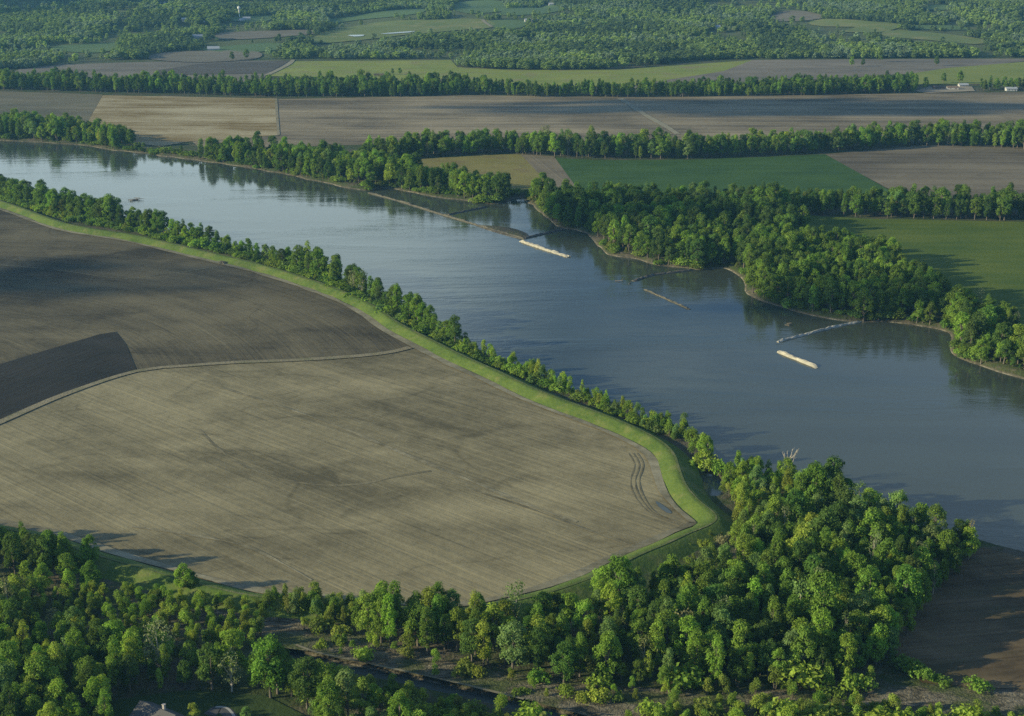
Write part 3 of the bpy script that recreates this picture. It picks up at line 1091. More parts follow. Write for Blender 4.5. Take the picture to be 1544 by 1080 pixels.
def plant(region, polypx, spacing, mixk, mixc, h, hv=.18, z=0.0, keep=1.0, avoid=0.5, wide=1.0):
    poly = GP(polypx, z)
    x0, y0 = poly.min(0)
    x1, y1 = poly.max(0)
    gx, gy = np.meshgrid(np.arange(x0, x1, spacing), np.arange(y0, y1, spacing * .9))
    gx = gx + (np.arange(gx.shape[0]) % 2)[:, None] * spacing * .5
    gx = (gx + rng.uniform(-.42, .42, gx.shape) * spacing).ravel()
    gy = (gy + rng.uniform(-.42, .42, gy.shape) * spacing).ravel()
    ok = inside(poly, gx, gy) & (rng.random(gx.shape) < keep)
    gx, gy = gx[ok], gy[ok]
    ok = np.ones(len(gx), bool)
    for w in WATERS:
        d = dist_poly(w, gx, gy)
        ok &= ~(inside(w, gx, gy) | (d < avoid))
    gx, gy = gx[ok], gy[ok]
    if not len(gx):
        return
    gz = landz(gx, gy)
    kn, kp = list(mixk), np.array(list(mixk.values()), float)
    cn_, cp = list(mixc), np.array(list(mixc.values()), float)
    for x, y, zq in zip(gx, gy, gz):
        kd = kn[rng.choice(len(kn), p=kp / kp.sum())]
        # colour drifts in clumps as well as tree by tree
        c = cn_[rng.choice(len(cn_), p=cp / cp.sum())]
        put(region, x, y, zq, kd, c, h * (1 + hv * rng.normal()) * (.8 + .4 * float(vnoise(x / 28, y / 28))), wide)


def put(region, x, y, z, kd, c, h, wide=1.0):
    vi = int(rng.choice(VAR[kd]))
    if kd == 'thin':
        c = 'brown budding' if rng.random() < .6 else 'grey green'
    if kd in ('willow', 'bush') and h > 12:
        h *= .55
    s = max(.3, h / PROTO[vi][3])
    T.append(dict(x=float(x), y=float(y), z=float(z), v=vi, s=s, w=s * wide * float(rng.uniform(.88, 1.15)), rz=float(rng.uniform(0, 6.28)), c=c, r=region, k=kd, h=h))


MIX_MID = {'mid green': 4, 'bright green': 2.2, 'dark green': 2.2, 'grey green': .9, 'yellow green': .8}
MIX_DARK = {'dark green': 3, 'mid green': 4, 'bright green': 1}
MIX_WIL = {'yellow green': 4, 'olive': 1.4, 'mid green': 1.2, 'bright green': 2}
MIX_MID['yellow green'] = 1.2
BT = {'broad': 5, 'tall': 3, 'thin': .35}

# near wood right of the levee bend
plant('wood', [(1110, 850), (1185, 812), (1208, 770), (1215, 742), (1228, 748), (1290, 780), (1350, 806), (1420, 822), (1468, 835), (1440, 870), (1400, 905), (1370, 950), (1355, 990), (1340, 1015), (1250, 1032), (1130, 1040), (1000, 1042), (900, 1030), (860, 1005),
               (800, 990), (745, 968), (800, 945), (870, 928), (930, 913), (985, 898), (1050, 878), (1080, 862)], 6.4, {'broad': 5, 'tall': 4, 'thin': .5, 'willow': .8}, MIX_MID, 16.8, .2, wide=.92)
plant('young wood', [(1092, 724), (1150, 716), (1210, 735), (1205, 770), (1180, 810), (1110, 845), (1098, 800), (1100, 760)], 6.0, {'tall': 4, 'broad': 2, 'willow': 2}, {'bright green': 4, 'yellow green': 3, 'grey green': 2}, 12.5, .16)
# wood edge behind the creek scrub, middle
plant('creek wood', [(560, 934), (640, 938), (690, 948), (745, 966), (800, 988), (860, 1003), (900, 1030), (860, 1036), (790, 1022), (680, 996), (600, 980), (555, 968)], 6.6, {'broad': 4, 'tall': 4, 'willow': 1}, MIX_MID, 16.5, .15)
# wood below the creek, lower left
plant('house wood', [(-180, 905), (0, 935), (60, 950), (150, 968), (250, 988), (330, 1018), (400, 1037), (450, 1051), (520, 1070), (590, 1090), (640, 1105), (700, 1130), (480, 1130), (470, 1082), (420, 1055), (300, 1040), (180, 1052), (140, 1130), (-200, 1130)],
      6.4, {'broad': 6, 'tall': 2.4, 'thin': .3, 'willow': 2}, {'mid green': 4, 'dark green': 2, 'bright green': 3, 'yellow green': 1.8, 'grey green': .8}, 13.8, .22)
plant('house wood', [(-200, 1120), (140, 1120), (160, 1085), (190, 1085), (190, 1160), (-200, 1180)], 8.5, {'broad': 6, 'tall': 1}, {'mid green': 3, 'yellow green': 2, 'bright green': 2}, 13, .2)
# trees on the shaded side of the levee, left
plant('levee wood', [(-200, 800), (0, 838), (60, 850), (130, 868), (170, 885), (120, 902), (0, 880), (-200, 850)], 7.5, {'broad': 5, 'tall': 3, 'willow': 2}, {'mid green': 4, 'bright green': 3, 'yellow green': 1, 'dark green': 1.5}, 12.5, .18)
# young willows between levee and creek scrub
plant('willow scrub', [(-150, 870), (0, 895), (130, 903), (200, 895), (300, 912), (400, 922), (400, 945), (400, 975), (330, 985), (250, 972), (100, 945), (-150, 905)], 5.0, {'willow': 9, 'tall': .4}, MIX_WIL, 7.6, .18)
plant('willow scrub', [(390, 905), (480, 912), (565, 922), (560, 955), (480, 945), (400, 925)], 4.6, {'willow': 8, 'tall': 1}, {'olive': 3, 'mid green': 3, 'grey green': 2}, 9.0, .18)
plant('scrub clump', [(400, 950), (470, 945), (560, 965), (700, 1002), (860, 1036), (1000, 1050), (990, 1075), (820, 1056), (650, 1016), (520, 988), (420, 962)], 6.5, {'willow': 4, 'bush': 6}, MIX_WIL, 4.0, .3, keep=.7)
plant('creek willow', [(880, 1020), (1000, 1028), (1130, 1036), (1250, 1034), (1330, 1025), (1310, 1050), (1150, 1062), (1000, 1055), (900, 1040)], 5.2, {'willow': 8, 'bush': 2}, MIX_WIL, 7.5, .2, keep=.75)
plant('creek willow', [(1000, 1068), (1150, 1072), (1350, 1075), (1480, 1082), (1544, 1095), (1544, 1140), (1000, 1120), (920, 1100)], 5.0, {'willow': 8, 'bush': 2}, MIX_WIL, 7.0, .18, keep=.85)
plant('creek willow', [(400, 1000), (440, 1008), (520, 1030), (600, 1048), (700, 1072), (800, 1093), (900, 1112), (1000, 1120), (1000, 1150), (860, 1150), (700, 1112), (600, 1082), (500, 1052), (400, 1025)], 4.4, {'willow': 5, 'bush': 2}, MIX_WIL, 5.6, .25, keep=.9)
plant('levee wood', [(-200, 784), (0, 820), (60, 832), (140, 856), (140, 866), (60, 846), (0, 836), (-200, 802)], 6.0, {'broad': 5, 'tall': 3, 'willow': 1}, {'mid green': 4, 'bright green': 3}, 11.5, .2, keep=.85)
plant('levee brush', [(-200, 778), (-60, 806), (50, 826), (130, 850), (120, 862), (40, 842), (-60, 820), (-200, 795)], 4.5, {'bush': 6, 'willow': 3}, MIX_MID, 4.2, .3)
plant('levee brush', [(330, 908), (400, 912), (470, 918), (560, 926), (640, 932), (640, 942), (560, 938), (470, 930), (330, 920)], 4.2, {'bush': 6, 'willow': 4}, MIX_WIL, 4.4, .3)
plant('slough brush', [(1030, 690), (1085, 700), (1095, 720), (1092, 760), (1086, 770), (1090, 750), (1086, 722), (1040, 708)], 4.5, {'willow': 5, 'bush': 4, 'thin': .6}, MIX_WIL, 6, .25)
plant('slough brush', [(1020, 835), (1090, 800), (1110, 800), (1100, 835), (1040, 855), (985, 868)], 5.5, {'bush': 6, 'willow': 2}, {'olive': 3, 'brown budding': 2}, 3.6, .25, keep=.5)
plant('bend tree', [(1038, 672), (1060, 676), (1082, 695), (1072, 704), (1050, 695), (1035, 685)], 6.0, {'broad': 5, 'willow': 1}, {'bright green': 3, 'yellow green': 1, 'mid green': 2}, 12.5, .14)
# the row on the river side of the levee
plant('bank row', [(-300, 214), (-150, 256), (0, 292), (100, 318), (200, 342), (250, 356), (250, 362), (200, 348), (100, 330), (0, 298), (-150, 262), (-300, 222)], 6.2, {'broad': 6, 'tall': 1}, MIX_DARK, 17.5, .15, -1)
plant('bank row', [(252, 356), (300, 363), (400, 390), (430, 400), (430, 406), (400, 396), (300, 371), (252, 361)], 5.6, {'broad': 5, 'tall': 2, 'willow': 3, 'thin': .4}, MIX_MID, 10.5, .22, -1)
plant('bank row', [(425, 400), (480, 412), (540, 438), (600, 468), (660, 498), (690, 515), (690, 526), (655, 508), (600, 480), (555, 452), (500, 427), (425, 405)], 6.4, {'broad': 6, 'tall': 2, 'thin': .5}, {'dark green': 2, 'mid green': 4, 'bright green': 1.5}, 15.0, .18, -1)
plant('bank saplings', [(690, 513), (720, 533), (800, 567), (900, 609), (980, 637), (1036, 658), (1030, 672), (990, 655), (950, 634), (900, 615), (800, 576), (750, 553), (690, 526)], 4.4, {'willow': 8, 'tall': 1.0, 'thin': .4}, {'bright green': 3, 'mid green': 3, 'yellow green': 2.5, 'grey green': 1}, 8.3, .22, -1, wide=.9)

plant('bank brush', [(-300, 216), (-150, 257), (0, 294), (100, 321), (200, 345), (250, 360), (300, 366), (400, 395), (480, 420), (540, 446), (600, 477), (660, 506), (720, 537), (800, 571), (900, 612), (980, 642), (1030, 664),
                     (1026, 672), (985, 657), (900, 619), (800, 579), (720, 548), (660, 518), (600, 489), (540, 459), (480, 428), (400, 402), (300, 375), (250, 366), (200, 353), (100, 335), (0, 303), (-150, 265), (-300, 224)], 4.2, {'bush': 8, 'willow': 3}, MIX_MID, 4.4, .3, -1, wide=1.25)


def fringe(region, line, off0, off1, step, keep, h, mixk, mixc, sgn=1):
    L = smooth(GP(line, ZW), step)
    t = np.gradient(L, axis=0)
    n = np.stack([-t[:, 1], t[:, 0]], 1)
    n /= np.linalg.norm(n, axis=1)[:, None] + 1e-9
    for rep_ in range(2):
        for p, q in zip(L, n):
            if rng.random() > keep:
                continue
            o_ = rng.uniform(off0, off1)
            c = p + q * o_
            if inside(RIVER, c[:1], c[1:])[0]:
                c = p - q * o_
            if inside(RIVER, c[:1], c[1:])[0]:
                continue
            kn, kp = list(mixk), np.array(list(mixk.values()), float)
            cn_, cp = list(mixc), np.array(list(mixc.values()), float)
            put(region, c[0], c[1], float(landz(c[:1], c[1:])[0]) - .2, kn[rng.choice(len(kn), p=kp / kp.sum())], cn_[rng.choice(len(cn_), p=cp / cp.sum())], h * (1 + .35 * rng.normal()), 1.25)


# across the river
fringe('far bank brush', [p for p in far_bank if 0 <= p[0] <= 1700], 2.5, 9, 4.5, .55, 4.6, {'bush': 6, 'willow': 3}, {'mid green': 4, 'olive': 2, 'dark green': 2, 'bright green': 1})
plant('far bank wood', [(-300, 166), (-100, 180), (0, 190), (100, 198), (170, 208), (205, 222), (190, 227), (100, 213), (0, 208), (-300, 185)], 9.0, {'broad': 5, 'tall': 4}, MIX_MID, 20, .13)
plant('far bank wood', [(200, 224), (290, 236), (300, 240), (200, 229)], 11, {'broad': 2, 'willow': 6}, MIX_MID, 9, .25, -2, keep=.7)
plant('far bank wood', [(292, 232), (360, 234), (440, 239), (520, 247), (560, 254), (640, 270), (700, 283), (770, 292), (778, 299), (735, 306), (690, 298), (620, 285), (560, 279), (500, 273), (400, 254), (292, 241)], 9.0, {'broad': 6, 'tall': 3}, MIX_MID, 20, .14)
plant('far hedge row', [(545, 232), (640, 227), (750, 222), (900, 228), (1050, 227), (1200, 222), (1300, 215), (1450, 209), (1544, 212), (1900, 220), (1900, 236), (1544, 226), (1400, 220), (1245, 231), (1180, 234), (1050, 240), (900, 240), (750, 232), (640, 238), (545, 243)],
      9.5, {'broad': 5, 'tall': 4, 'thin': .25}, MIX_MID, 20, .19)
plant('meadow row', [(850, 306), (1000, 306), (1150, 308), (1250, 313), (1350, 316), (1544, 318), (1900, 325), (1900, 343), (1544, 334), (1300, 328), (1180, 323), (1050, 325), (900, 325)], 9.0, {'broad': 5, 'tall': 4}, {'dark green': 3, 'mid green': 4, 'grey green': .8}, 19, .15)
plant('inlet wood', [(803, 296), (850, 300), (900, 322), (1050, 324), (1180, 325), (1215, 355), (1180, 372), (1118, 396), (1092, 399), (1050, 402), (1000, 396), (930, 378), (905, 362), (870, 346), (840, 338), (815, 318)], 9.0, {'broad': 6, 'tall': 3}, {'dark green': 3, 'mid green': 4, 'bright green': 1}, 19, .15)
plant('point wood', [(1120, 400), (1180, 375), (1215, 372), (1340, 392), (1380, 420), (1425, 462), (1430, 490), (1400, 488), (1350, 482), (1300, 480), (1200, 465), (1150, 449), (1132, 438), (1124, 418)], 8.8, {'broad': 6, 'tall': 3}, {'dark green': 2, 'mid green': 4, 'bright green': 1.4}, 19, .13)
plant('east bank wood', [(1430, 490), (1425, 465), (1480, 480), (1544, 500), (1900, 590), (1900, 660), (1700, 600), (1544, 563), (1480, 546), (1446, 535), (1436, 525)], 8.8, {'broad': 6, 'tall': 3, 'thin': .3}, {'bright green': 1.6, 'mid green': 4, 'dark green': 2, 'yellow green': .6}, 18, .15)
plant('far row', [(-300, 120), (0, 124), (300, 132), (500, 134), (640, 134), (735, 133), (735, 143), (600, 147), (400, 146), (0, 136), (-300, 132)], 10.5, {'broad': 4, 'tall': 5}, MIX_DARK, 18.5, .22)
plant('far row', [(735, 138), (800, 140), (900, 140), (1000, 138), (1200, 133), (1380, 128), (1380, 140), (1200, 145), (1000, 147), (800, 147), (735, 143)], 10.5, {'broad': 4, 'tall': 5}, MIX_DARK, 18, .18)
plant('far row', [(1480, 133), (1544, 132), (1800, 134), (1800, 139), (1544, 137), (1480, 137)], 11, {'broad': 4, 'tall': 4}, MIX_DARK, 16, .2)
# lone trees that stand clear of the woods
LONE = [(350, 92, 17, 'dark green', 'tree standing alone on the grey field beyond the far tree row'), (372, 90, 20, 'mid green', 'tall tree beside the lone one at the wooded foot of the hills'),
        (592, 113, 11, 'dark green', 'short round tree on the bright green field beyond the far tree row'), (603, 113, 12, 'mid green', 'taller round tree of the pair on the bright green field'),
        (1284, 101, 18, 'bright green', 'pale green tree of the clump on the grey tan field'), (1301, 101, 15, 'dark green', 'darker tree of the clump on the grey tan field'),
        (1327, 94, 22, 'mid green', 'tall tree standing behind the clump on the grey tan field'), (1412, 100, 18, 'dark green', 'round dark tree alone at the edge of the lime green field'),
        (1395, 135, 19, 'dark green', 'dark tree at the end of the far tree row by the farm track'), (1422, 126, 17, 'mid green', 'round tree behind the ruined farm sheds'),
        (1447, 126, 21, 'mid green', 'tallest round tree behind the ruined farm sheds'), (90, 116, 12, 'olive', 'small thin tree on the pale grey field edge')]
for px, py, h, c, lab in LONE:
    x, y = G(px, py)
    put('lone', x, y, 0, 'broad', c, h)
    T[-1]['lab'] = lab
x, y = G(1474, 1042)
put('lone', x, y, 0, 'bush', 'bright green', 5.6, 1.2)
T[-1]['lab'] = 'bright green round bush alone on the scrub bank below the brown field'
for px, py, h, lab in [(1392, 1024, 5.0, 'larger green bush at the corner between the wood and the brown field'), (1420, 1031, 3.2, 'small green bush beside the larger one at the corner of the brown field'), (1368, 1012, 6.0, 'leafy green bush against the wood edge by the brown field')]:
    x, y = G(px, py)
    put('lone', x, y, 0, 'bush', 'mid green', h, 1.2)
    T[-1]['lab'] = lab
for px, py, h, c, lab in [(278, 893, 12.5, 'bright green', 'bright green tree on the levee slope rising above the willow scrub'), (292, 893, 9, 'dark green', 'darker tree beside the bright green one on the levee slope'),
                          (722, 930, 10, 'mid green', 'open crowned tree against the pale field where the levee meets the wood'),
                          (1350, 808, 21, 'grey green', 'tall pale green tree on the river edge standing above the wood'), (1328, 806, 17, 'grey green', 'pale green tree beside the tall one on the river edge'),
                          (85, 1085, 13, 'yellow green', 'big rounded yellow green tree left of the house'), (60, 1040, 14, 'yellow green', 'yellow green tree higher up behind the big rounded one'),
                          (293, 1092, 8, 'yellow green', 'round yellow green yard tree beside the house roof'), (372, 1094, 7, 'grey green', 'small grey green tree on the lawn beside the curved drive')]:
    x, y = G(px, py)
    put('lone', x, y, 0, 'broad', c, h, 1.05)
    T[-1]['lab'] = lab

# hold the woods off the house, its yard and the lawn
HOUSE = np.array(G(236, 1082))
yard = GP([(185, 1062), (262, 1046), (400, 1056), (440, 1090), (440, 1150), (170, 1150), (170, 1085)])
T = [t for t in T if t.get('lab') or not inside(yard, np.array([t['x']]), np.array([t['y']]))[0]]

# nearest trees become single trees, the rest one mass
big_n, willow_n = 300, 190
vis = []
for i, t in enumerate(T):
    px, py, zc = project((t['x'], t['y'], t['z'] + t['h'] * .6))
    t['px'], t['py'], t['pxh'] = float(px), float(py), FPX * t['h'] / float(zc)
    if -10 < px < PW + 10 and -10 < py < PH + 18:
        wgt = t['pxh'] * (1.35 if t['r'] in ('bank row', 'bank saplings', 'bend tree') else 1.0)
        if t.get('lab'):
            wgt = 1e6
        vis.append((wgt, i))
vis.sort(reverse=True)
TREEK = ('broad', 'tall', 'thin')
single_t = [i for w, i in vis if T[i]['k'] in TREEK][:big_n]
single_w = [i for w, i in vis if T[i]['k'] == 'willow'][:willow_n]
single_b = [i for w, i in vis if T[i]['k'] == 'bush'][:90]
single = set(single_t + single_w + single_b)
print('TREES', len(T), 'visible', len(vis), 'single', len(single_t), len(single_w), len(single_b))
from collections import Counter
print(Counter(T[i]['r'] for i in single), Counter(t['r'] for t in T))


def jit(c):
    b = np.array(PAL[c])
    return np.clip(b * rng.uniform(.82, 1.2) * (1 + rng.normal(size=3) * .05), .01, .4)


mass = [t for i, t in enumerate(T) if i not in single and -700 < t['px'] < PW + 500]
scatter('woodland', mass_col, [(t['x'], t['y'], t['z']) for t in mass], [(rng.normal() * .04, rng.normal() * .04, t['rz']) for t in mass], [(t['w'], t['w'], t['s']) for t in mass],
        [t['v'] for t in mass], [tuple(jit(t['c'])) + (1,) for t in mass], 'massed broadleaf woodland and tree rows along both river banks', 'woodland')

# wooded hills
def hill_woods():
    sp = 8.6
    ys = np.arange(2250, 4700, sp)
    P = []
    for y in ys:
        xs = np.arange(-.44 * y, .44 * y, sp) + rng.uniform(0, sp)
        P.append(np.c_[xs, np.full(len(xs), y)])
    P = np.vstack(P) + rng.uniform(-.45, .45, (sum(map(len, P)), 2)) * sp
    edge = smooth(GP([(-420, 108), (0, 106), (60, 101), (150, 92), (230, 90), (300, 87), (370, 88), (440, 90), (560, 90), (678, 90), (690, 100), (780, 106), (930, 104), (1040, 93), (1100, 90), (1300, 89), (1544, 88), (2000, 88)]), 30)
    ye = np.interp(P[:, 0], edge[:, 0], edge[:, 1])
    ok = P[:, 1] > ye
    for c in CLEAR:
        ok &= ~inside(c, P[:, 0], P[:, 1])
    for q in YARDS:
        ok &= np.hypot(P[:, 0] - q[0], P[:, 1] - q[1]) > q[2]
    open_ = vnoise(P[:, 0] / 110 + 30, P[:, 1] / 160) * .65 + vnoise(P[:, 0] / 40, P[:, 1] / 60 + 8) * .35
    ok &= (open_ < .62) | (rng.random(len(P)) < .12)
    P = P[ok]
    z = hills(P[:, 0], P[:, 1])
    # drop what the nearer slopes hide or what lies outside the picture
    px, py, zc = project(np.c_[P, z + 8])
    k = (px > -160) & (px < PW + 160) & (py > -30)
    tx, ty, _z = project(np.c_[P, z + 13])
    for (pts, _m, _l), c in zip(CLEAR_PX, CLEAR):
        cx = smooth(pts, 4, True)
        k &= ~((inside(cx, tx, ty) | inside(cx, (tx + px) / 2, (ty + py) / 2)) & (rng.random(len(P)) < .93))
    for q in HIDE:
        k &= ~((np.abs(tx - q[0]) < q[2]) & (ty < q[1]) & (py > q[1] - 3) & (P[:, 1] < q[3]))
    P, z = P[k], z[k]
    n = len(P)
    hh = rng.uniform(8, 16, n) * (.8 + .4 * vnoise(P[:, 0] / 90, P[:, 1] / 90))
    var = rng.integers(0, 7, n)
    s = hh / np.where(var < 4, 19.0, 22.0)
    names = list(PAL)
    cl = vnoise(P[:, 0] / 130 + 3, P[:, 1] / 150 + 40)
    pick = np.where(rng.random(n) < .18, rng.integers(0, 3, n), np.where(cl < .36, 0, np.where(cl < .62, 1, np.where(cl < .8, 4, 2))))
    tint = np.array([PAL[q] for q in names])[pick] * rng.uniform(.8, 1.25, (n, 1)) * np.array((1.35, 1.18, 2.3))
    print('HILL TREES', n)
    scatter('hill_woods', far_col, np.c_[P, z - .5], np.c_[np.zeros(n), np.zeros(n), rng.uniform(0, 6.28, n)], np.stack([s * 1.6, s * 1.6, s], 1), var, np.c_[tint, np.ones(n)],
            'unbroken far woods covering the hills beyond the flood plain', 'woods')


HIDE = []
YARDS = []      # (x, y, radius) kept clear of trees on the hills
for px, py, r_ in [(361, 33, 30), (370, 30, 26), (278, 34, 14), (310, 36, 14), (299, 57, 16), (322, 74, 26), (247, 6, 16), (796, 33, 18), (805, 33, 14), (1075, 43, 16), (1108, 45, 18), (1440, 30, 10), (831, 8, 12), (509, 17, 10), (472, 84, 16)]:
    q = G(px, py)
    YARDS.append((q[0], q[1], r_))
    HIDE.append((px, py, 9 if r_ < 20 else 14, q[1] + 5))
hill_woods()

# ------------------------------------------------------------------ single trees as things
ORD = 'first second third fourth fifth sixth seventh eighth ninth tenth eleventh twelfth thirteenth fourteenth fifteenth sixteenth seventeenth eighteenth nineteenth twentieth'.split()
TENS = {2: 'twenty', 3: 'thirty', 4: 'forty', 5: 'fifty', 6: 'sixty', 7: 'seventy', 8: 'eighty', 9: 'ninety'}
TENTH = {2: 'twentieth', 3: 'thirtieth', 4: 'fortieth', 5: 'fiftieth', 6: 'sixtieth', 7: 'seventieth', 8: 'eightieth', 9: 'ninetieth'}


def ordinal(n):
    if n <= 20:
        return ORD[n - 1]
    if n < 100:
        return TENTH[n // 10] if n % 10 == 0 else TENS[n // 10] + '-' + ORD[n % 10 - 1]
    return str(n) + 'th'


PLACE = {
    'wood': 'wood below levee bend', 'young wood': 'pale young wood beside backwater', 'creek wood': 'wood edge above the creek', 'house wood': 'wood around the house', 'levee wood': 'wood shading lower levee', 'levee brush': 'foot of the lower levee', 'bank brush': 'undergrowth between levee and river', 'far bank brush': 'far bank water edge',
    'willow scrub': 'scrub between levee and creek', 'scrub clump': 'brown creek scrub', 'creek willow': 'creek thicket', 'slough brush': 'edge of the small backwater',
    'bend tree': 'bank at levee bend', 'bank row': 'row between levee and river', 'bank saplings': 'bank between levee and river',
}
GROUPS = {'levee brush': 'brush at the foot of the lower levee', 'young wood': 'young trees beside the backwater', 'wood': 'trees of the wood below the levee bend', 'creek wood': 'trees along the creek scrub', 'house wood': 'trees of the wood around the house', 'levee wood': 'trees shading the lower levee',
          'willow scrub': 'young willows below the levee', 'scrub clump': 'bushes on the creek scrub', 'creek willow': 'willows of the creek thicket', 'slough brush': 'brush round the backwater', 'bend tree': 'trees at the levee bend',
          'bank row': 'row of trees between levee and river', 'bank brush': 'undergrowth between levee and river', 'bank saplings': 'saplings between levee and river', 'lone': 'trees standing alone'}
KNAME = {'broad': 'broadleaf_tree', 'tall': 'broadleaf_tree', 'thin': 'budding_tree', 'willow': 'young_willow', 'bush': 'bush'}
KCAT = {'broad': 'tree', 'tall': 'tree', 'thin': 'tree', 'willow': 'willow', 'bush': 'bush'}
KADJ = {'broad': 'rounded', 'tall': 'narrow', 'thin': 'thin crowned', 'willow': 'slender', 'bush': 'low'}
KNOUN = {'broad': 'tree', 'tall': 'tree', 'thin': 'tree', 'willow': 'willow', 'bush': 'bush'}


def make_single(t, label):
    kd, cm, tme, H, Rr = PROTO[t['v']]
    root = empty(KNAME[t['k']], (t['x'], t['y'], t['z']), t['rz'])
    root.scale = (t['w'], t['w'], t['s'])
    tag(root, label, KCAT[t['k']], GROUPS.get(t['r'], 'trees across the river'))
    c = obj('crown', cm, root)
    c.color = tuple(jit(t['c'])) + (1,)
    obj('trunk', tme, root)
    return root


byreg = {}
for i in single:
    byreg.setdefault(T[i]['r'], []).append(T[i])
seen = set()
for rname, L in byreg.items():
    if rname == 'lone':
        for t in L:
            make_single(t, t['lab'])
        continue
    place = PLACE.get(rname, 'woods across the river')
    # sorted by look first, then counted along
    looks = {}
    rows = rname in ('bank row', 'bank saplings', 'bend tree', 'bank brush', 'slough brush', 'scrub clump', 'levee wood', 'creek wood')
    yl = sorted(t['py'] for t in L)
    for t in L:
        if rows:
            band = ''
        else:
            f = np.searchsorted(yl, t['py']) / max(1, len(yl))
            band = ('rear edge', 'rear half', 'middle', 'front half', 'front edge')[min(4, int(f * 5))]
        looks.setdefault((t['c'], t['k'], band), []).append(t)
    for (c, k, band), q in looks.items():
        q.sort(key=lambda t: t['px'])
        for n_, t in enumerate(q):
            lab = f'{KADJ[k]} {c} {KNOUN[k]}, ' + (f'{band} of ' if band else '') + place
            if len(q) > 1:
                lab += f', {ordinal(n_ + 1)} from left'
            make_single(t, lab)

# ------------------------------------------------------------------ rock dikes and river debris
def dike(pts, w, hgt, mat, label, seed, gaps=0.0):
    L = smooth(GP(pts, ZW), 2.2)
    r = np.random.default_rng(seed)
    t = np.gradient(L, axis=0)
    n = np.stack([-t[:, 1], t[:, 0]], 1)
    n /= np.linalg.norm(n, axis=1)[:, None] + 1e-9
    prof = [(-1.0, -2.2), (-.75, .35), (-.4, .9), (0, 1.0), (.4, .9), (.75, .35), (1.0, -2.2)]
    v, f = [], []
    k = len(prof)
    for i, p in enumerate(L):
        end = min(1, i / 2, (len(L) - 1 - i) / 2)
        hh = hgt * (.75 + .5 * vnoise(i * .35, seed)) * (.35 + .65 * end)
        for o_, z in prof:
            q = p + n[i] * (o_ * w / 2 * (.8 + .4 * r.random())) + t[i] / 2.2 * r.normal() * .35
            zz_ = z * hh + (r.normal() * .22 if z > 0 else 0)
            v.append((q[0], q[1], ZW + (zz_ if z > 0 else z)))
    for i in range(len(L) - 1):
        for j in range(k - 1):
            f.append((i * k + j, i * k + j + 1, (i + 1) * k + j + 1, (i + 1) * k + j))
    f.append(tuple(range(k)))
    f.append(tuple((len(L) - 1) * k + j for j in reversed(range(k))))
    me = mesh('rock_dike', v, f)
    bm = bmesh.new()
    bm.from_mesh(me)
    bmesh.ops.recalc_face_normals(bm, faces=bm.faces[:])
    bm.to_mesh(me)
    bm.free()
    return tag(obj('rock_dike', me, None, mat), label, 'rock dike', 'rock dikes along the far bank')


dike([(556, 291), (570, 295), (600, 303), (660, 322), (720, 340), (770, 355), (792, 361)], 3.6, 1.0, M['rock'], 'long stone dike enclosing the backwater, running along the far bank', 1)
dike([(676, 324), (700, 319), (735, 312)], 3.6, .9, M['dark_rock'], 'dark cross dike inside the backwater, joining the long dike to the bank', 2)
dike([(790, 360), (815, 354), (850, 346)], 4, 1.0, M['dark_rock'], 'dark low dike closing the downstream end of the backwater', 3)
dike([(785, 364), (820, 376), (858, 388)], 4.6, 1.2, M['pale_rock'], 'bright pale stone dike lying in open water just below the long dike', 4)
dike([(955, 424), (985, 415), (1015, 411), (1046, 407)], 4, 1.0, M['dark_rock'], 'dark jagged dike reaching from the bank at the small wooded point', 5)
dike([(972, 437), (1000, 449), (1040, 467)], 2.2, .6, M['rock'], 'thin low broken stone dike in open water', 6)
dike([(1172, 516), (1210, 506), (1260, 493), (1300, 485)], 3.4, 1.0, M['grey_rock'], 'grey stone dike reaching out from the wooded point in dark water', 7)
dike([(1174, 531), (1204, 543), (1233, 555)], 4.4, 1.3, M['pale_rock'], 'short pale stone dike in open water off the end of the grey one', 8)


def drift(px, py, n, spread, label, seed, ln=7):
    x, y = G(px, py, ZW)
    r = np.random.default_rng(seed)
    mb = MB()
    for _ in range(n):
        a = r.uniform(-.9, .9) + .3
        c = r.normal(size=2) * spread
        l = ln * r.uniform(.5, 1.2)
        d = np.array((math.cos(a), math.sin(a))) * l / 2
        z = r.uniform(-.1, .8)
        mb.tube([(c[0] - d[0], c[1] - d[1], z), (c[0], c[1], z + r.uniform(0, .5)), (c[0] + d[0], c[1] + d[1], z + r.uniform(0, 1.2))], [.32, .27, .12], 6)
    o = mb.build('driftwood', M['wood'])
    o.location = (x, y, ZW)
    return tag(o, label, 'driftwood', 'drift snags in the river')


drift(203, 302, 9, 3.2, 'tangled driftwood snag in the river off the upstream bank trees', 1)
drift(318, 350, 9, 4.0, 'dark driftwood snag in the river against the levee bank trees', 2)
drift(1193, 491, 3, .9, 'pale snag in the dark water behind the grey stone dike', 3, 4)
drift(940, 425, 3, 2.0, 'small snag off the tip of the dark jagged dike', 4, 5)


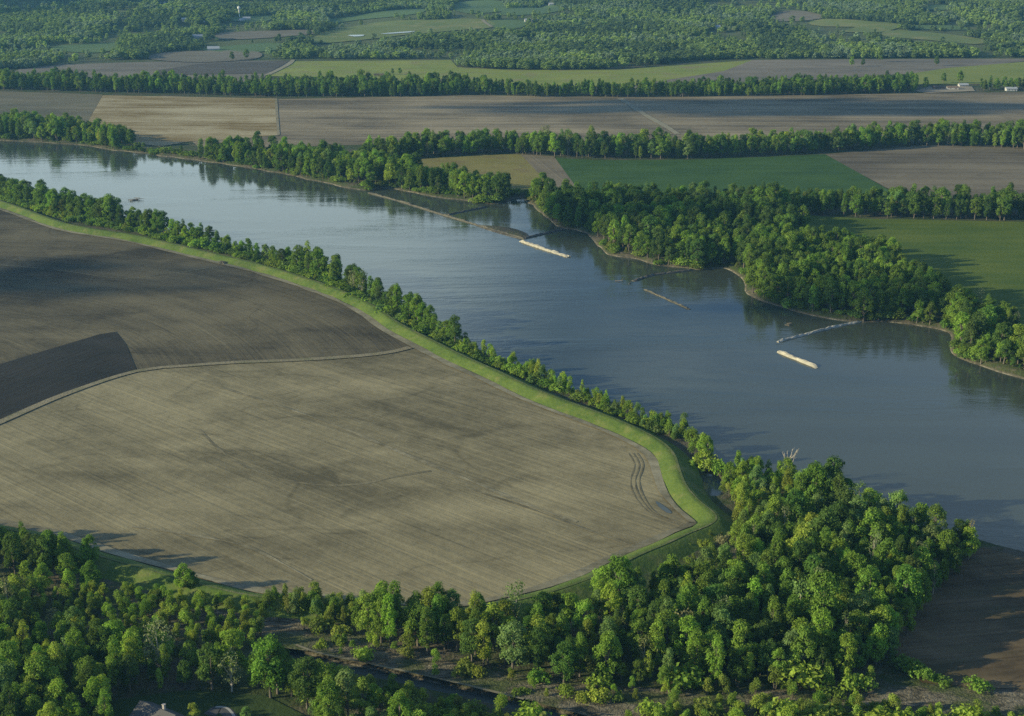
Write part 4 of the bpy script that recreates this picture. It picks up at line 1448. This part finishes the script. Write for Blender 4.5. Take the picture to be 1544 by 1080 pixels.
def dead_tree(px, py, h, label):
    x, y = G(px, py)
    r = np.random.default_rng(5)
    root = empty('dead_tree', (x, y, float(landz(np.array([x]), np.array([y]))[0])))
    tag(root, label, 'dead tree')
    MB().tube([(0, 0, -.6), (.1, 0, h * .35), (0, .2, h * .7)], [.5, .36, .2], 8).build('trunk', M['pale_bark'], root)
    for i in range(11):
        a = i * 2.4
        z0 = h * r.uniform(.4, .68)
        L = h * r.uniform(.22, .36)
        e = Vector((math.cos(a) * L * .7, math.sin(a) * L * .7, z0 + L))
        m_ = Vector((math.cos(a) * L * .5, math.sin(a) * L * .5, z0 + L * .45))
        mb = MB().tube([(0, 0, z0), m_, e], [.22, .15, .06], 6)
        for k in range(3):
            b = a + r.uniform(-1, 1)
            p = m_.lerp(e, .3 + .25 * k)
            mb.tube([p, p + Vector((math.cos(b), math.sin(b), 1.3)) * L * .25], [.1, .035], 5)
        mb.build('branch', M['pale_bark'], root)


dead_tree(1188, 722, 15, 'bare white dead tree standing above the wood at the river edge')
dead_tree(1200, 842, 13, 'pale bare tree with white stems inside the wood below the levee bend')

# ------------------------------------------------------------------ buildings
def roof_mb(l, w, z0, z1, over=.6, t=.25):
    """gable roof along x with thickness"""
    mb = MB()
    a, b = l / 2 + over, w / 2 + over
    for s in (-1, 1):
        v = [(-a, s * b, z0 - .3), (a, s * b, z0 - .3), (a, 0, z1), (-a, 0, z1), (-a, s * b, z0 - .3 + t), (a, s * b, z0 - .3 + t), (a, 0, z1 + t), (-a, 0, z1 + t)]
        f = [(0, 1, 2, 3), (7, 6, 5, 4), (0, 4, 5, 1), (1, 5, 6, 2), (3, 7, 4, 0)]
        mb.add(v, f)
    return mb


def wall_mb(l, w, z0, z1):
    mb = MB()
    a, b = l / 2, w / 2
    v = [(-a, -b, -.5), (a, -b, -.5), (a, b, -.5), (-a, b, -.5), (-a, -b, z0), (a, -b, z0), (a, b, z0), (-a, b, z0), (-a, 0, z1), (a, 0, z1)]
    return mb.add(v, [(0, 1, 5, 4), (2, 3, 7, 6), (1, 2, 6, 9, 5), (3, 0, 4, 8, 7), (3, 2, 1, 0)])


M['siding'] = plain('pale_siding', (.55, .53, .48), .7, .08, 1.2)
M['glass'] = plain('window_glass', (.05, .06, .07), .1, .1)
M['brick'] = plain('chimney_brick', (.45, .40, .36), .85, .2, 2)
M['asphalt'] = plain('drive_asphalt', (.10, .10, .10), .9, .2, .8)
M['kerb'] = plain('pale_kerb', (.42, .40, .36), .9, .15, .8)
M['metal_roof'] = plain('pale_metal_roof', (.42, .44, .46), .6, .1, .3)
M['rust_roof'] = plain('rusty_roof', (.20, .15, .11), .8, .3, .5)


def building(name, px, py, l, w, z0, z1, rz, wall, roof, label, cat, z=None, group=None, chimney=False, windows=3, base=None):
    x, y = base if base is not None else G(px, py)
    zz_ = float(hills(x, y)) if z is None else z
    root = empty(name, (x, y, zz_), rz)
    tag(root, label, cat, group)
    wall_mb(l, w, z0, z1).build('wall', wall, root)
    rf = roof_mb(l, w, z0, z1 + .03).build('roof', roof, root)
    if chimney:
        MB().box(l * .1, l * .1 + .9, .5, 1.3, z0, z1 + 1.5).box(l * .1 - .08, l * .1 + .98, .42, 1.38, z1 + 1.5, z1 + 1.7).build('chimney', M['brick'], rf)
    for k in range(windows):
        xx = -l / 2 + l * (k + .75) / (windows + .5)
        wd = MB().box(xx - .75, xx + .75, -w / 2 - .08, -w / 2 - .003, 1.0, 2.3).build('window', M['white'], root)
        MB().box(xx - .62, xx + .62, -w / 2 - .11, -w / 2 - .085, 1.12, 2.18).build('pane', M['glass'], wd)
    MB().box(l * .28, l * .28 + 1.0, -w / 2 - .09, -w / 2 - .003, -.1, 2.1).build('door', M['rust_roof'], root)
    return root


# the house at the bottom edge
ra = pdir((221, 1073), (262, 1090))
HX = G(240, 1094)
building('house', 0, 0, 15, 9, 3.0, 6.0, ra, M['siding'], M['roof_grey'], 'grey roofed house half hidden by trees at the bottom edge', 'house', z=.3, chimney=True, base=HX)
hv_ = Vector((math.cos(ra), math.sin(ra), 0))
# drive curving past the house
drv = smooth(GP([(316, 1080), (326, 1071), (338, 1072), (346, 1080), (352, 1094), (352, 1130)]), 1.5)
ribbon('driveway', drv, 4.2, .36, M['asphalt'], 'grey driveway curving past the yard tree', 'driveway', wob=0)
ribbon('kerb', smooth(GP([(325, 1068), (340, 1068.5), (350, 1077), (357, 1094), (358, 1130)]), 1.5), .9, .46, M['kerb'], 'pale kerb along the outside of the driveway', 'kerb', wob=0)


def car(px, py, rz, paint, label):
    x, y = G(px, py)
    root = empty('car', (x, y, .3), rz)
    tag(root, label, 'car')
    side_ = [(-2.3, .45), (-2.3, .95), (-1.9, 1.05), (-1.2, 1.55), (.5, 1.55), (1.2, 1.05), (2.2, .9), (2.3, .45)]
    v = [(a, -.88 if b < 1.2 else -.7, b) for a, b in side_] + [(a, .88 if b < 1.2 else .7, b) for a, b in side_]
    n = len(side_)
    f = [tuple(range(n)), tuple(reversed(range(n, 2 * n)))] + [((i + 1) % n, i, n + i, n + (i + 1) % n) for i in range(n)]
    MB().add(v, f).build('body', paint, root)
    MB().add([(.57, -.6, 1.52), (1.15, -.72, 1.12), (1.15, .72, 1.12), (.57, .6, 1.52)], [(0, 1, 2, 3)]).build('windscreen', M['glass'], root).location = (.02, 0, .03)
    for sx in (-1.4, 1.4):
        for sy in (-.8, .8):
            w_ = MB().tube([(0, -.1, 0), (0, .1, 0)], .34, 12).build('wheel', M['asphalt'], root)
            w_.location = (sx, sy * 1.02, .34)


car(269, 1085, ra, M['white'], 'white car parked beside the house roof')

# water tower on the hills
def water_tower(px, py, h, label):
    x, y = G(px, py)
    root = empty('water_tower', (x, y, float(hills(x, y))))
    tag(root, label, 'water tower')
    mb = MB()
    mb.lathe([(1.9, -1), (1.6, 2), (1.2, 5), (1.1, h * .55), (1.3, h - 7)], 18).build('column', M['white'], root)
    mb = MB()
    mb.lathe([(1.3, h - 7), (2.9, h - 5.6), (3.7, h - 3.6), (3.6, h - 2), (2.7, h - .7), (1.4, h - .1), (.02, h)], 20).build('tank', M['white'], root)
    MB().lathe([(.5, h - .3), (.5, h + .9), (.02, h + 1.2)], 10).build('vent', M['white'], root)


water_tower(361, 27, 25, 'white water tower standing on the wooded hills')
M['farm_white'] = plain('weathered_white', (.52, .52, .50), .7, .1, .4)
WG = 'white farm buildings on the wooded hills'
for px, py, l, w, z0, z1, rz, lab in [
    (372, 31, 16, 9, 5, 8, .3, 'white barn right of the water tower'), (364, 33, 12, 8, 4, 7, .9, 'low white shed at the foot of the water tower'),
    (278, 34, 10, 8, 6, 9, .1, 'small white house left of the water tower among trees'), (310, 37, 13, 8, 4, 6.5, .2, 'small white house just below the water tower'),
    (298, 59, 20, 11, 5, 9, .4, 'white house with blue grey roof deep in the woods'), (322, 77, 22, 10, 4, 8, .2, 'farmhouse with pale roof on the green paddock'),
    (247, 7, 22, 10, 4, 7, .1, 'white building near the skyline on the far ridge'), (796, 34, 14, 9, 5, 8, .2, 'pale house behind the curved lane'),
    (806, 34, 10, 8, 4, 7, .4, 'smaller pale house beside the one behind the curved lane'), (1075, 44, 10, 8, 5, 8, .3, 'white house on the hillside left of its barn'),
    (1081, 44, 13, 9, 4, 8, .1, 'white barn on the hillside beside the white house'), (1438, 31, 9, 8, 7, 10, .2, 'tall white house high on the right hand hills'),
    (831, 9, 12, 8, 4, 7, .1, 'pale house beside the hilltop pasture'), (509, 18, 11, 8, 4, 7, .1, 'small white house at the edge of the narrow green meadow'),
    (472, 85, 24, 9, 3.5, 6, .05, 'low white shed at the wooded edge of the bright green field')]:
    building('farm_building', px, py, l, w, z0, z1, rz, M['farm_white'], M['metal_roof'], lab, 'farm building', group=WG, windows=2)
# farmstead at the end of the far tree row
building('barn', 1524, 137, 16, 9, 3.6, 5.4, .02, M['farm_white'], M['metal_roof'], 'long white barn among trees at the right hand farmstead', 'barn', z=0)
building('shed', 1415, 134, 17, 8, 2.8, 4.4, .05, M['rust_roof'], M['rust_roof'], 'low brown shed at the farmstead', 'shed', z=0, windows=1)
building('shed', 1436, 135, 16, 8, 3, 5, -.1, M['siding'], M['rust_roof'], 'tumbledown shed with pale walls and brown roof', 'shed', z=0, windows=2)
building('shed', 1452, 131, 14, 7, 3.2, 5, .1, M['siding'], M['metal_roof'], 'small pale roofed shed under the tallest farm tree', 'shed', z=0, windows=1)
field('farmyard', [(1378, 138), (1400, 132), (1465, 131), (1470, 138), (1400, 141)], .7, M['dirt'], 'bare dirt farmyard by the end of the far tree row', 'yard')


def wagon(px, py, label, rz=0.1, l=9):
    x, y = G(px, py)
    root = empty('farm_wagon', (x, y, .3), rz)
    tag(root, label, 'wagon', 'farm wagons on the far field')
    MB().box(-l / 2, l / 2, -1.5, 1.5, 1.0, 3.6).box(-l / 2 - .1, l / 2 + .1, -1.6, 1.6, 3.6, 3.8).build('body', M['rust_roof'], root)
    MB().box(l / 2, l / 2 + 2.2, -.1, .1, .8, 1.0).build('drawbar', M['asphalt'], root)
    for sx in (-l * .3, l * .3):
        for sy in (-1.35, 1.35):
            MB().tube([(sx, sy - .2, .55), (sx, sy + .2, .55)], .55, 10).build('wheel', M['asphalt'], root)


wagon(568, 115, 'dark farm wagon on the far green field edge')
wagon(576, 115, 'second dark wagon beside the short round tree on the far field', .0, 7)


def brush_pile(px, py, n, sx, sy, label, seed, z=0.2):
    x, y = G(px, py)
    r = np.random.default_rng(seed)
    mb = MB()
    for _ in range(n):
        c = r.normal(size=2) * (sx, sy)
        a = r.uniform(0, 3.14)
        l = r.uniform(1.5, 4)
        d = (math.cos(a) * l, math.sin(a) * l)
        zz_ = r.uniform(.1, 1.6)
        mb.tube([(c[0] - d[0], c[1] - d[1], max(.1, zz_ - .6)), (c[0], c[1], zz_ + .2), (c[0] + d[0], c[1] + d[1], zz_ + r.uniform(-.5, .9))], [.22, .3, .1], 5)
    o = mb.build('brush_pile', M['wood'])
    o.location = (x, y, z)
    tag(o, label, 'brush pile')


brush_pile(985, 204, 90, 9, 2, 'long dark brush pile on the brown field beside the tree row', 3)
brush_pile(336, 398, 14, 1.4, .9, 'small dark heap of brush at the field edge below the levee', 4)

# ------------------------------------------------------------------ clouds
M['cloud'] = plain('cloud_white', (.8, .82, .84), 1, .02, .01)


def cloud(px, py, rx, ry, alt, n, label, seed):
    """a broken cloud in the sky between the sun and the land it shades"""
    x, y = G(px, py)
    k = alt / -LDIR.z
    cx, cy = x - LDIR.x * k, y - LDIR.y * k
    r = np.random.default_rng(seed)
    bm = bmesh.new()
    for i in range(n):
        a, d = r.uniform(0, 6.283), math.sqrt(r.uniform(0, 1))
        c = Vector((math.cos(a) * d * rx, math.sin(a) * d * ry, 0))
        q = r.uniform(.14, .30) * (1.15 - .65 * d)
        g = bmesh.ops.create_icosphere(bm, subdivisions=2, radius=1)
        for v in g['verts']:
            w = 1 + .3 * (vnoise(v.co.x * 2.2 + i * 3, v.co.y * 2.2 + v.co.z * 1.7) - .5)
            v.co = Vector((v.co.x * rx * q * w, v.co.y * ry * q * w * 1.15, v.co.z * min(rx, ry) * q * .5)) + c
    me = bpy.data.meshes.new('cloud')
    bm.to_mesh(me)
    bm.free()
    me.polygons.foreach_set('use_smooth', np.ones(len(me.polygons), bool))
    o = obj('cloud', me, None, M['cloud'])
    o.location = (cx, cy, alt)
    return tag(o, label, 'cloud', kind='structure')


cloud(1150, 162, 440, 92, 900, 64, 'broken cloud bank shading the far brown field', 1)
cloud(110, 6, 420, 260, 900, 22, 'cloud shading the far ridge', 2)
cloud(1010, 335, 150, 62, 800, 46, 'small cloud shading the woods across the river', 3)
cloud(1375, 462, 150, 36, 800, 40, 'wisp of cloud shading the wooded point', 4)
cloud(30, 420, 150, 62, 800, 46, 'cloud shading the grey field', 5)

# ------------------------------------------------------------------ haze
hz = MB().box(-7000, 7000, -400, 9200, -8, 330).build('haze', None)
hm = bpy.data.materials.new('haze_air')
hm.use_nodes = True
hn = hm.node_tree
hn.nodes.remove(hn.nodes['Principled BSDF'])
pv = hn.nodes.new('ShaderNodeVolumePrincipled')
pv.inputs['Color'].default_value = (.25, .62, 1.0, 1)
pv.inputs['Density'].default_value = 0.000055
pv.inputs['Anisotropy'].default_value = .2
hn.links.new(pv.outputs[0], hn.nodes['Material Output'].inputs['Volume'])
hz.data.materials.append(hm)
tag(hz, 'thin pale blue haze filling the air over the valley', 'haze', kind='stuff')
